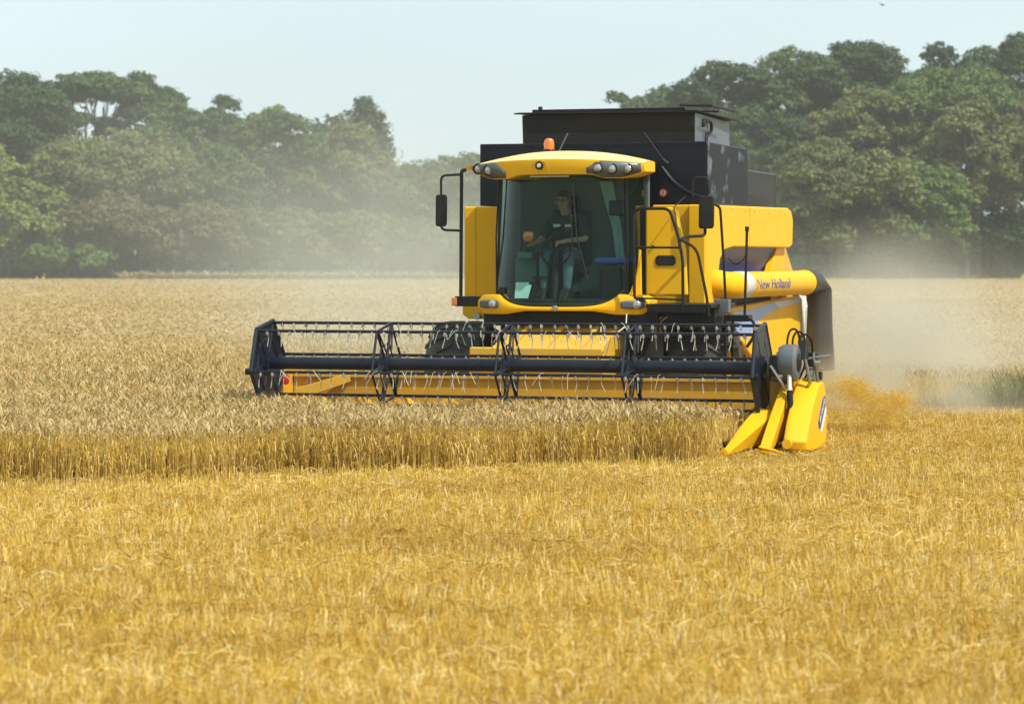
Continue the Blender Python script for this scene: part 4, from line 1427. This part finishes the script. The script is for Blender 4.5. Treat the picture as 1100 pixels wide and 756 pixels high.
parts.append(scatter([(np.concatenate([v_[:, :2] * 5, v_[:, 2:]], 1), f_, m_) for v_, f_, m_ in T_far], np.stack([X, Y, np.zeros(len(X))], -1), rg.uniform(.9, 1.08, len(X)), rg.uniform(0, 6.28, len(X)), rg.normal(0, .05, len(X)), rg))
# dense canopy under the ears from a little behind the cut edge to the trees
def canopy():
    Vs, Fs = [], []
    vid = {}
    ys = [24 + .5 * i for i in range(37)] + [42.5 + i * 1.5 for i in range(14)] + [65 + i * 10 for i in range(24)]
    def vert(X, Y):
        key = (round(X, 3), round(Y, 3))
        if key not in vid:
            vid[key] = len(Vs)
            Vs.append((X, Y, .40 + .025 * math.sin(X * 1.9 + Y) + .02 * math.sin(X * 4.7 - Y * 2.3)))
        return vid[key]
    for a_, b_ in zip(ys[:-1], ys[1:]):
        st_ = .5 if b_ < 43 else (1.5 if b_ < 66 else 12)
        w_ = .187 * b_ * 1.4 + 4 if b_ < 66 else 110
        n_ = int(w_ / st_)
        for i in range(-n_, n_):
            x0, x1 = i * st_, (i + 1) * st_
            cs = np.array([(x0, a_), (x1, a_), (x1, b_), (x0, b_)])
            m_ = .35
            ok = is_wheat(cs[:, 0], cs[:, 1]).all() and is_wheat(cs[:, 0], cs[:, 1] - m_).all() and is_wheat(cs[:, 0] + m_, cs[:, 1]).all()
            if ok: Fs.append(tuple(vert(*c_) for c_ in cs))
    return np.array(Vs), np.array(Fs)
cV, cF = canopy()
parts.append((cV, cF, np.full(len(cF), 1), np.clip(rng.normal(.42, .18, len(cV)), 0, 1)))
off, AV, AF, AM, AA = 0, [], [], [], []
for v_, f_, m_, a_ in parts:
    AV.append(v_); AF.append(f_ + off); AM.append(m_); AA.append(a_); off += len(v_)
wheat = np_mesh('standing_wheat', np.concatenate(AV), np.concatenate(AF), [M['straw'], M['ear']], np.concatenate(AA), np.concatenate(AM))
tag(wheat, 'ripe standing wheat with pale ears reaching back to the trees', 'wheat', kind='stuff')

# stubble: cut stems in drilled rows plus loose straw lying about
def stub_t(rg_):
    out = []
    for _ in range(10):
        V, F = [], []
        for j in range(3):
            x, y = rg_.uniform(-.035, .035), rg_.uniform(-.02, .02)
            hh_ = rg_.uniform(.07, .16)
            lx, ly = rg_.uniform(-.05, .05), rg_.uniform(-.05, .05)
            an_ = rg_.uniform(0, 3.14)
            d = (math.cos(an_), math.sin(an_))
            o = len(V)
            r_ = ribbon([(x, y, 0), (x + lx, y + ly, hh_)], [.003, .0026], d)
            V += r_[0]; F += [tuple(i + o for i in f) for f in r_[1]]
        out.append((np.array(V), np.array(F), np.zeros(len(F), int)))
    return out


def straw_t(rg_):
    out = []
    for _ in range(12):
        l = rg_.uniform(.05, .17)
        b_ = rg_.uniform(-.05, .05)
        up = rg_.uniform(0, .06)
        V, F = ribbon([(-l / 2, 0, 0), (0, b_, up), (l / 2, rg_.uniform(-.03, .03), rg_.uniform(-.01, .05))], [.0018, .0023, .0015], (0, 1))
        o = len(V)
        V2, F2 = ribbon([(-l / 2, 0, -.002), (0, b_, up - .002), (l / 2, 0, .002)], [.0018, .0023, .0015], (0, .2))
        V3 = V + [(x, y, z + (.003 if i % 2 else -.003)) for i, (x, y, z) in enumerate(V2)]
        F3 = F + [tuple(i + o for i in f) for f in F2]
        out.append((np.array(V3), np.array(F3), np.zeros(len(F3), int)))
    return out


def low(X, Y):
    """stubble is pressed down just ahead of the header end"""
    u, v = to_local(X, Y)
    return np.where((u > 2.6) & (u < 4.1) & (v > -2.6) & (v < .5), .4, 1.0)


ST, SW = stub_t(pr_), straw_t(pr_)
def is_stubble(X, Y): return ~is_wheat(X, Y) & ~(is_wheat(X, Y - .15))
parts = []
X, Y = field_pts(11, 42, 290, rg, xm=1.5, pred=is_stubble)
# snap to drill rows parallel to the cut edge
ea = math.atan(.434)
al, ac = X * math.cos(ea) + Y * math.sin(ea), -X * math.sin(ea) + Y * math.cos(ea)
ac = np.round(ac / .125) * .125 + rg.normal(0, .018, len(ac)) + .05 * np.sin(al * .4)
X, Y = al * math.cos(ea) - ac * math.sin(ea), al * math.sin(ea) + ac * math.cos(ea)
k_ = is_stubble(X, Y)
X, Y = X[k_], Y[k_]
parts.append(scatter(ST, np.stack([X, Y, np.zeros(len(X))], -1), rg.uniform(.62, 1.1, len(X)) * low(X, Y), rg.uniform(0, 6.28, len(X)), rg.normal(0, .22, len(X)), rg))
X, Y = field_pts(11, 42, 235, rg, xm=1.5, pred=is_stubble)
# straw lies thicker in windblown bands
band = .5 + .5 * np.sin((-X * math.sin(ea) + Y * math.cos(ea)) * 2.1 + np.sin(X * .7) * 1.3) * np.cos(Y * .9 + X * .25)
acr = -X * math.sin(ea) + Y * math.cos(ea)
band = np.clip(.55 * band + .45 * (.5 + .5 * np.sin(acr * 7.2 + 1.5 * np.sin(X * .5) + .8 * np.sin(X * 1.9))), 0, 1)
k_ = rg.random(len(X)) < .22 + .78 * band
X, Y, band = X[k_], Y[k_], band[k_]
parts.append(scatter(SW, np.stack([X, Y, rg.uniform(.01, .11, len(X)) * (.45 + band) * low(X, Y)], -1), rg.uniform(.7, 1.25, len(X)), rg.uniform(0, 6.28, len(X)), rg.normal(0, .35, len(X)), rg))
off, AV, AF, AA = 0, [], [], []
for v_, f_, m_, a_ in parts:
    AV.append(v_); AF.append(f_ + off); AA.append(a_); off += len(v_)
stub = np_mesh('stubble', np.concatenate(AV), np.concatenate(AF), M['stub'], np.concatenate(AA))
tag(stub, 'golden cut stubble and loose straw covering the near field', 'stubble', kind='stuff')

# green weeds at the edge of the right-hand wheat
def blade_t(rg_, n=10):
    out = []
    for _ in range(n):
        V, F = [], []
        for j in range(4):
            an_ = rg_.uniform(0, 6.28); l = rg_.uniform(.2, .55); c_, s_ = math.cos(an_), math.sin(an_)
            o = len(V)
            r_ = ribbon([(0, 0, 0), (c_ * l * .15, s_ * l * .15, l * .6), (c_ * l * .5, s_ * l * .5, l * rg_.uniform(.7, 1.0))], [.006, .010, .002], (-s_, c_))
            V += r_[0]; F += [tuple(i + o for i in f) for f in r_[1]]
        out.append((np.array(V), np.array(F), np.zeros(len(F), int)))
    return out


M['weed'] = attr_mat("weed_green", [(0, (.09, .13, .035)), (.6, (.16, .20, .07)), (1, (.30, .31, .12))], .6, .3)
n = 1500
X = rg.normal(7.6, .85, n); Y = 38.9 + np.abs(rg.normal(0, .8, n))
BT = blade_t(pr_)
n2 = 130
X = np.concatenate([X, rg.normal(-6.6, 1.4, n2)]); Y = np.concatenate([Y, rg.normal(37.5, .35, n2)])
zz = np.concatenate([np.zeros(n), np.full(n2, .30)])
sc = np.concatenate([rg.uniform(.7, 1.45, n) * np.exp(-((X[:n] - 7.7) / 1.9) ** 2), rg.uniform(.5, .85, n2)])
v_, f_, m_, a_ = scatter(BT, np.stack([X, Y, zz], -1), sc, rg.uniform(0, 6.28, len(X)), rg.normal(0, .15, len(X)), rg)
tag(np_mesh('green_weeds', v_, f_, M['weed'], a_), 'green weeds growing along the edge of the standing wheat', 'weeds', kind='stuff')

# chaff and straw flung out beside the header
n = 3600
t = rg.random(n) ** .8
X = 3.75 + t * 1.15 + rg.normal(0, .10, n)
Y = 33.6 + t * 1.2 + rg.normal(0, .35, n)
zc_ = .66 - .30 * t + .06 * np.sin(t * 16)
Z = np.where(rg.random(n) < .45, zc_ + rg.normal(0, .08, n), zc_ * rg.random(n))
for cx, cz, sd, m_ in ((4.26, .60, .065, 1200), (4.36, .52, .07, 700), (4.84, .45, .055, 1000), (4.70, .38, .09, 550), (4.05, .62, .08, 500), (4.52, .46, .05, 350), (4.5, .28, .15, 700)):
    X = np.concatenate([X, rg.normal(cx, sd * 1.3, m_)])
    Z = np.concatenate([Z, rg.normal(cz, sd, m_)])
    Y = np.concatenate([Y, rg.normal(34.2, .25, m_)])
n = len(X)
Z = np.clip(Z, .01, 1)
M['chaff'] = attr_mat("flying_chaff", [(0, (.62, .38, .04)), (.6, (.76, .52, .08)), (1, (.82, .62, .16))], .7, .45)
v_, f_, m_, a_ = scatter(SW, np.stack([X, Y, Z], -1), rg.uniform(.2, .6, n), rg.uniform(0, 6.28, n), rg.normal(0, 1.0, n), rg)
tag(np_mesh('flying_chaff', v_, f_, M['chaff'], a_), 'golden chaff and straw flying out beside the yellow header end', 'chaff', kind='stuff')

# dry grass strip in front of the left trees
n = 2600
X = rg.uniform(-42, -6, n); Y = rg.uniform(296, 299, n)
M['drygrass'] = attr_mat("dry_grass", [(0, (.34, .30, .13)), (1, (.58, .50, .30))], .8, .1)
v_, f_, m_, a_ = scatter([(np.concatenate([q_[0][:, :2] * 6, q_[0][:, 2:] * 2.2], 1), q_[1], q_[2]) for q_ in BT], np.stack([X, Y, np.zeros(n)], -1), rg.uniform(.8, 1.3, n), rg.uniform(0, 6.28, n), rg.normal(0, .1, n), rg)
tag(np_mesh('dry_grass', v_, f_, M['drygrass'], a_), 'pale dry grass strip between the wheat and the left trees', 'grass', kind='stuff')

# ------------------------------------------------------------------ trees
def leaf_mat(name, a, b, c):
    return attr_mat(name, [(0, a), (.55, b), (1, c)], .6, .26)


LEAF = dict(
    dark=leaf_mat("dark_foliage", (.026, .054, .018), (.051, .095, .028), (.092, .141, .045)),
    mid=leaf_mat("mid_green_foliage", (.046, .082, .023), (.084, .138, .038), (.143, .192, .061)),
    olive=leaf_mat("olive_foliage", (.084, .105, .031), (.156, .177, .054), (.237, .250, .092)),
    lime=leaf_mat("yellow_green_foliage", (.102, .141, .031), (.186, .237, .054), (.294, .326, .102)),
    brown=leaf_mat("browned_foliage", (.084, .074, .028), (.143, .125, .046), (.198, .177, .077)),
    fir=leaf_mat("conifer_foliage", (.028, .059, .026), (.054, .092, .044), (.084, .125, .059)),
    fresh=leaf_mat("fresh_green_foliage", (.059, .108, .023), (.110, .177, .038), (.186, .243, .064)),
)
M['bark'] = mat("bark", (.075, .062, .048), .9, var=.4, scale=3, bump=.4)


def crown_clumps(rg_, H, W, base, shape):
    """clumps set on the upper sides of several big lobes: (centre, radius, tone)"""
    cz = (H + base) / 2
    hz_, hw = (H - base) / 2, W / 2
    out = []
    if shape == 'fir':
        k1 = rg_.uniform(0, 6.28)
        for i in range(int(70 + W * 6)):
            z = rg_.random() ** .85
            az = rg_.uniform(0, 6.28)
            r_ = hw * (1 - z) ** .72 * (1 + .25 * math.sin(az * 2 + k1 + z * 9)) * rg_.uniform(.4, 1.0)
            out.append(((math.cos(az) * r_ + hw * .25 * (1 - z), math.sin(az) * r_, base + (H - base) * z), rg_.uniform(.7, 1.3), rg_.normal(0, .08)))
        return out
    lobes = []
    nl = int(7 + W * .45)
    for i in range(nl):
        az = 2 * math.pi * (i * .618 + .1 * rg_.random())
        zz = -0.75 + 1.55 * (i + .5) / nl + rg_.uniform(-.12, .12)
        pr = math.sqrt(max(.02, 1 - min(1, abs(zz)) ** 2)) * rg_.uniform(.66, .86)
        if shape == 'umbrella':
            pr = math.sqrt((i + .5) / nl) * .80
            zz = .55 - 1.1 * pr ** 2 + rg_.uniform(-.25, .25)
        lr = W * rg_.uniform(.20, .28)
        lr = min(lr, hz_ * .75)
        lobes.append((math.cos(az) * pr * hw, math.sin(az) * pr * hw, cz + zz * (hz_ - lr * .6), lr))
    if shape != 'umbrella':
        lobes.append((rg_.uniform(-.12, .12) * W, 0, H - min(W * .22, hz_ * .7) * .85, min(W * .22, hz_ * .7)))
    fl = .72 if shape == 'umbrella' else .85
    for (x, y, z, lr) in lobes:
        tone = rg_.normal(0, .13)
        rc0 = max(.55, lr * .30)
        n = int(4 * math.pi * lr * lr / (rc0 * rc0) * .42) + 5
        for j in range(n):
            d = rg_.normal(size=3)
            d /= np.linalg.norm(d)
            if d[2] < -.25: d[2] = -d[2] * .6
            k_ = 1 - .35 * rg_.random() ** 2
            out.append(((x + d[0] * lr * k_, y + d[1] * lr * k_, z + d[2] * lr * fl * k_), rc0 * rg_.uniform(.6, 1.25), tone))
    return out


def leaves_for(rg_, clumps, leaf, flat=.62, dens=1.0):
    P, Nn, S, Tn = [], [], [], []
    for (c, r_, tone) in clumps:
        n = int(4 * math.pi * r_ * r_ / (leaf * leaf) * .55 * dens) + 6
        d = rg_.normal(size=(n, 3))
        d /= np.linalg.norm(d, axis=1)[:, None]
        d[:, 2] = np.where((d[:, 2] < -.1) & (rg_.random(n) < .75), -d[:, 2], d[:, 2])
        rr = r_ * (1 - .45 * rg_.random(n) ** 1.6) * (1 + .16 * rg_.normal(size=n))
        p = np.array(c)[None] + d * rr[:, None] * np.array([1, 1, flat])
        nn = d + rg_.normal(0, .38, size=(n, 3)) + np.array([0, 0, .45])
        nn /= np.linalg.norm(nn, axis=1)[:, None]
        P.append(p); Nn.append(nn); S.append(rg_.uniform(.6, 1.3, n) * leaf); Tn.append(np.full(n, tone + rg_.normal(0, .07)))
    P, Nn, S, Tn = np.concatenate(P), np.concatenate(Nn), np.concatenate(S), np.concatenate(Tn)
    n = len(P)
    a_ = np.cross(Nn, rg_.normal(size=(n, 3)))
    a_ /= np.linalg.norm(a_, axis=1)[:, None] + 1e-9
    b_ = np.cross(Nn, a_)
    s2 = (S * .5)[:, None]
    V = np.stack([P - a_ * s2 * 1.3, P - b_ * s2 * .75 + Nn * s2 * .25, P + a_ * s2 * 1.3, P + b_ * s2 * .75 + Nn * s2 * .25], 1).reshape(-1, 3)
    F = np.arange(4 * n).reshape(n, 4)
    return V, F, n, Tn


def tree(name, label, cat, X, Y, W, H, base, shape, leafkey, seed, group='trees along the far edge of the field', leaf=.40, stems=1, dens=1.0):
    rg_ = np.random.default_rng(seed)
    t = empty(name, (X, Y, 0))
    tag(t, label, cat, group)
    cl = crown_clumps(rg_, H, W, base, shape)
    V, F, n, Tn = leaves_for(rg_, cl, leaf, .7 if shape != 'umbrella' else .55, dens)
    V = V[:, :]
    V[:, 2] = np.maximum(V[:, 2], .05)
    cv_ = np.repeat(np.clip(rg_.normal(.48, .14, n) + Tn, 0, 1), 4)
    np_mesh('crown', V, F, LEAF[leafkey], cv_, parent=t)
    tr = MB()
    tr_h = base + (H - base) * (.55 if shape != 'umbrella' else .35)
    r0 = max(.12, H * .016)
    idx = rg_.permutation(len(cl))
    for s in range(stems):
        ox_ = (s - (stems - 1) / 2) * W * .12
        lean = rg_.uniform(-.06, .06, 2) * H * .3
        pts = bez([(ox_, 0, -.2), (ox_ + lean[0] * .3, lean[1] * .3, tr_h * .45), (ox_ + lean[0], lean[1], tr_h)], 5)
        tr.tube(pts, [r0 * (1 - .75 * i / (len(pts) - 1)) for i in range(len(pts))], 8)
        nb = 9 if shape != 'umbrella' else 5
        for j in idx[s * nb:(s + 1) * nb]:
            c_ = Vector(cl[j][0])
            k0 = int(len(pts) * rg_.uniform(.5, .95))
            st0 = pts[min(k0, len(pts) - 1)]
            if c_.z < st0.z: continue
            mid = st0.lerp(c_, .5) + Vector((0, 0, -.08 * H * .2))
            br = bez([st0, mid, c_], 4)
            tr.tube(br, [r0 * .42 * (1 - .8 * i / (len(br) - 1)) for i in range(len(br))], 6)
    tr.build('trunk', M['bark'], t, smooth=True)
    return t


def T(px0, px1, top, D, base_px, *rest, **kw):
    """tree sized in metres from its bearing and distance"""
    X = ((px0 + px1) / 2 - 550) / 2950 * D
    W = (px1 - px0) / 2950 * D * 1.08
    H = CAM_H + (283 - top) / 2950 * D
    B = max(.3, CAM_H + (283 - base_px) / 2950 * D)
    name, label, cat, shape, key, seed = rest
    return tree(name, label, cat, X, D, W, H, B, shape, key, seed, **kw)


# left wood
T(-60, 72, 80, 335, 230, 'broadleaf_tree', 'tall dark tree at the left edge behind the yellow-green tree', 'tree', 'dome', 'dark', 1)
T(60, 148, 70, 338, 140, 'umbrella_tree', 'flat-topped umbrella-shaped tree with bare stems against the sky', 'tree', 'umbrella', 'mid', 2, stems=3, dens=1.1)
T(112, 192, 80, 342, 200, 'broadleaf_tree', 'narrow dark tree touching the right side of the umbrella-shaped tree', 'tree', 'dome', 'dark', 3)
T(46, 196, 142, 316, 262, 'broadleaf_tree', 'broad domed olive-green tree below the umbrella-shaped tree', 'tree', 'dome', 'olive', 4)
T(148, 246, 112, 334, 240, 'broadleaf_tree', 'rounded green tree between the umbrella-shaped tree and the small open-topped tree', 'tree', 'dome', 'mid', 5)
T(214, 258, 104, 344, 180, 'broadleaf_tree', 'small open-topped dark tree poking above the left wood', 'tree', 'dome', 'dark', 6, dens=.7)
T(188, 275, 158, 318, 262, 'broadleaf_tree', 'lower grey-green tree standing above the second brown bush', 'tree', 'dome', 'mid', 7)
T(242, 345, 115, 330, 250, 'broadleaf_tree', 'large rounded tree in the hazy middle of the left wood', 'tree', 'dome', 'mid', 8)
T(318, 412, 132, 332, 255, 'broadleaf_tree', 'wide hazy tree just left of the tall conifer', 'tree', 'dome', 'olive', 9)
T(336, 446, 110, 340, 250, 'conifer_tree', 'tall dark conifer with drooping right side above the dust', 'tree', 'fir', 'fir', 10, dens=1.2)
T(395, 470, 178, 330, 262, 'broadleaf_tree', 'dust-veiled tree right of the tall conifer', 'tree', 'dome', 'mid', 11)
T(455, 535, 165, 345, 262, 'broadleaf_tree', 'dust-veiled tree behind the left mirror of the combine', 'tree', 'dome', 'mid', 12)
T(-62, 20, 143, 306, 285, 'broadleaf_tree', 'upper yellow-green tree cut off by the left edge of the picture', 'tree', 'dome', 'lime', 13)
T(-40, 60, 192, 302, 292, 'broadleaf_tree', 'lower yellow-green tree at the left edge reaching down to the field', 'tree', 'dome', 'lime', 14)
# left bushes
G2 = 'bushes at the foot of the trees'
T(56, 165, 206, 306, 297, 'bush', 'browned bush right of the yellow-green tree', 'bush', 'dome', 'brown', 15, group=G2)
T(20, 125, 262, 301, 297, 'bush', 'low dark green bush in front of the yellow-green tree', 'bush', 'dome', 'fresh', 16, group=G2)
T(156, 270, 220, 308, 297, 'bush', 'wide browned bush in the middle of the left hedge', 'bush', 'dome', 'brown', 17, group=G2)
T(262, 348, 224, 309, 297, 'bush', 'pale olive bush under the large hazy rounded tree', 'bush', 'dome', 'olive', 18, group=G2)
T(336, 420, 228, 310, 297, 'bush', 'hazy bush under the tall conifer', 'bush', 'dome', 'olive', 19, group=G2)
T(405, 500, 236, 311, 297, 'bush', 'dust-veiled bush left of the combine', 'bush', 'dome', 'mid', 20, group=G2)
# behind the combine
T(642, 690, 99, 372, 200, 'broadleaf_tree', 'left of two pale distant trees above the black grain tank', 'tree', 'dome', 'mid', 21, dens=.8)
T(676, 738, 93, 378, 200, 'broadleaf_tree', 'right of two pale distant trees above the black grain tank', 'tree', 'dome', 'mid', 22, dens=.8)
# right wood
T(728, 830, 66, 336, 200, 'broadleaf_tree', 'dark tree just right of the grain tank with sky gaps', 'tree', 'dome', 'dark', 23, dens=.85)
T(796, 902, 54, 338, 190, 'broadleaf_tree', 'rounded dark green tree second from the grain tank on the skyline', 'tree', 'dome', 'mid', 24)
T(862, 984, 42, 340, 200, 'broadleaf_tree', 'tallest dark tree in the middle of the right wood skyline', 'tree', 'dome', 'dark', 25)
T(972, 1052, 48, 342, 200, 'broadleaf_tree', 'dark knobbly-topped tree right of the tallest skyline tree', 'tree', 'dome', 'dark', 26)
T(1030, 1150, 38, 340, 200, 'broadleaf_tree', 'dark tall tree in the upper right corner', 'tree', 'dome', 'dark', 27)
T(880, 985, 98, 326, 225, 'broadleaf_tree', 'olive-tinged tree below the tallest skyline tree', 'tree', 'dome', 'olive', 28)
T(955, 1075, 72, 328, 200, 'broadleaf_tree', 'bright green spreading tree below the knobbly-topped tree', 'tree', 'dome', 'fresh', 29)
T(772, 880, 120, 330, 250, 'broadleaf_tree', 'shaded green tree behind the engine screen of the combine', 'tree', 'dome', 'dark', 30)
T(838, 965, 150, 306, 296, 'broadleaf_tree', 'round olive tree standing forward of the right wood', 'tree', 'dome', 'olive', 31, dens=1.1)
T(925, 1032, 176, 310, 296, 'broadleaf_tree', 'sloping green tree leaning against the round olive tree', 'tree', 'dome', 'fresh', 32)
T(1000, 1090, 108, 314, 250, 'broadleaf_tree', 'layered olive tree with a long bare trunk in the right wood', 'tree', 'dome', 'olive', 33, stems=2)
T(1060, 1165, 100, 318, 262, 'broadleaf_tree', 'brownish green tree cut off by the right edge of the picture', 'tree', 'dome', 'brown', 34)
T(1020, 1120, 232, 318, 297, 'bush', 'dark shaded bush under the layered olive tree', 'bush', 'dome', 'dark', 35, group=G2)
# far and inner wood that reads as one mass
rg_ = np.random.default_rng(99)
cl = []
for i in range(2800):
    X = rg_.uniform(-86, 92)
    px_ = 550 + X / 352 * 2950
    hmax = (18.5 + 1.5 * math.sin(X * .5)) if px_ < 420 else (8 if px_ < 700 else 21 + 2 * math.sin(X * .4))
    cl.append(((X, rg_.uniform(346, 358), hmax * rg_.random() ** 1.25 + .3), rg_.uniform(1.4, 2.4), rg_.normal(0, .1)))
for i in range(420):
    X = rg_.uniform(-40, 55)
    top_ = 17 + 3.0 * math.sin(X * .16) + 2 * math.sin(X * .41 + 1)
    cl.append(((X, rg_.uniform(415, 430), top_ * (1 - .8 * rg_.random() ** 1.5)), rg_.uniform(1.6, 2.6), rg_.normal(0, .1)))
for i in range(420):
    X = rg_.uniform(24, 56)
    cl.append(((X, rg_.uniform(338, 346), rg_.uniform(.6, 9)), rg_.uniform(1.0, 1.8), rg_.normal(-.05, .1)))
for i in range(750):
    X = rg_.uniform(-66, 70)
    cl.append(((X, rg_.uniform(318, 324), rg_.uniform(.2, 2.6)), rg_.uniform(.8, 1.5), rg_.normal(-.1, .1)))
V, F, n, Tn = leaves_for(rg_, cl, .75, .7, .8)
V[:, 2] = np.maximum(V[:, 2], .05)
tag(np_mesh('distant_wood', V, F, LEAF['dark'], np.repeat(np.clip(rg_.normal(.45, .2, n), 0, 1), 4)), 'dark inner wood filling the gaps behind the field-edge trees', 'wood', kind='stuff')

# ------------------------------------------------------------------ bird
bird = MB()
bird.tube([(-.16, 0, 0), (-.08, 0, .01), (.02, 0, .015), (.12, 0, .02), (.17, 0, .015)], [.01, .045, .06, .04, .012], 8)
bird.add([(.06, -.03, .02), (-.06, -.03, .02), (-.10, -.34, .10), (-.02, -.36, .11), (.06, -.03, .03), (-.06, -.03, .028), (-.10, -.34, .106), (-.02, -.36, .116)], [(0, 1, 2, 3), (7, 6, 5, 4), (0, 4, 5, 1), (1, 5, 6, 2), (2, 6, 7, 3), (3, 7, 4, 0)])
bird.add([(.06, .03, .02), (-.06, .03, .02), (-.10, .34, .10), (-.02, .36, .11), (.06, .03, .03), (-.06, .03, .028), (-.10, .34, .106), (-.02, .36, .116)], [(0, 1, 2, 3), (7, 6, 5, 4), (0, 4, 5, 1), (1, 5, 6, 2), (2, 6, 7, 3), (3, 7, 4, 0)])
bird.add([(-.14, -.012, .005), (-.14, .012, .005), (-.24, .05, .0), (-.24, -.05, .0)], [(0, 1, 2, 3)])
bo = bird.build('bird', M['grey'], smooth=True)
bo.location = ((948 - 550) / 2950 * 180, 180, CAM_H + (283 - 6) / 2950 * 180)
bo.rotation_euler = (.3, 0, .5)
tag(bo, 'tiny bird flying high in the sky above the right wood', 'bird')

# ------------------------------------------------------------------ air: haze and dust
def vol_mat(name, col, dens):
    m = bpy.data.materials.new(name)
    m.use_nodes = True
    N, L = m.node_tree.nodes, m.node_tree.links
    N.clear()
    o = N.new("ShaderNodeOutputMaterial")
    p = N.new("ShaderNodeVolumePrincipled")
    p.inputs['Color'].default_value = (*col, 1)
    p.inputs['Density'].default_value = dens
    p.inputs['Anisotropy'].default_value = .2
    L.new(p.outputs['Volume'], o.inputs['Volume'])
    return m, N, L, p


hm, *_ = vol_mat("haze", (.86, .93, .95), .00032)
hz = MB().box((-260, -40, -1), (260, 470, 46)).build('haze', hm)
tag(hz, kind='stuff')


def dust(label, c, r_, dens, col, scale, seed, lo_=.34, hi_=.68):
    m, N, L, p = vol_mat("dust", col, 0)
    tc = N.new("ShaderNodeTexCoord")
    ln = N.new("ShaderNodeVectorMath"); ln.operation = 'LENGTH'
    L.new(tc.outputs['Object'], ln.inputs[0])
    r1 = N.new("ShaderNodeMapRange"); r1.interpolation_type = 'SMOOTHSTEP'
    r1.inputs['From Min'].default_value = 1.0
    r1.inputs['From Max'].default_value = .1
    L.new(ln.outputs['Value'], r1.inputs['Value'])
    mp = N.new("ShaderNodeMapping")
    mp.inputs['Location'].default_value = (seed, seed * .7, 0)
    mp.inputs['Scale'].default_value = tuple(x * scale for x in r_)
    L.new(tc.outputs['Object'], mp.inputs['Vector'])
    nz = N.new("ShaderNodeTexNoise")
    nz.inputs['Scale'].default_value = 1
    nz.inputs['Detail'].default_value = 5
    nz.inputs['Distortion'].default_value = .6
    L.new(mp.outputs['Vector'], nz.inputs['Vector'])
    r2 = N.new("ShaderNodeMapRange")
    r2.inputs['From Min'].default_value = lo_
    r2.inputs['From Max'].default_value = hi_
    L.new(nz.outputs['Fac'], r2.inputs['Value'])
    m1 = N.new("ShaderNodeMath"); m1.operation = 'MULTIPLY'
    L.new(r1.outputs['Result'], m1.inputs[0]); L.new(r2.outputs['Result'], m1.inputs[1])
    m2 = N.new("ShaderNodeMath"); m2.operation = 'MULTIPLY'
    m2.inputs[1].default_value = dens
    L.new(m1.outputs['Value'], m2.inputs[0])
    L.new(m2.outputs['Value'], p.inputs['Density'])
    mb_ = MB()
    mb_.grid(lambda a_, b_: (math.cos(a_) * math.sin(b_), math.sin(a_) * math.sin(b_), math.cos(b_)), [2 * math.pi * i / 24 for i in range(25)], [math.pi * j / 12 for j in range(13)])
    o = mb_.build('dust_cloud', m)
    o.location = c
    o.scale = r_
    tag(o, label, 'dust', kind='stuff')


dust('pale dust drifting over the field left of the combine', (-1.2, 66, 1.0), (9.5, 22, 6.8), .028, (.86, .88, .79), .16, 1.0)
dust('thick pale dust rolling off behind the left side of the combine', (-2.2, 50, 1.6), (3.8, 7.0, 3.4), .15, (.87, .88, .80), .35, 7.3, .32, .68)
dust('pale dust hanging behind the right side of the combine', (6.0, 43.6, .5), (3.9, 4.0, 2.6), .80, (.90, .86, .72), .5, 2.0, .28, .66)
dust('low dust over the ground beside the flying chaff', (5.7, 38.9, .25), (2.7, 2.9, 1.0), 1.0, (.90, .84, .67), .9, 3.0, .38, .66)
dust('thin dust veil spread before the left wood', (-26, 215, 4), (34, 75, 19), .0045, (.85, .89, .84), .05, 9.0)
print("built", len(bpy.data.objects))
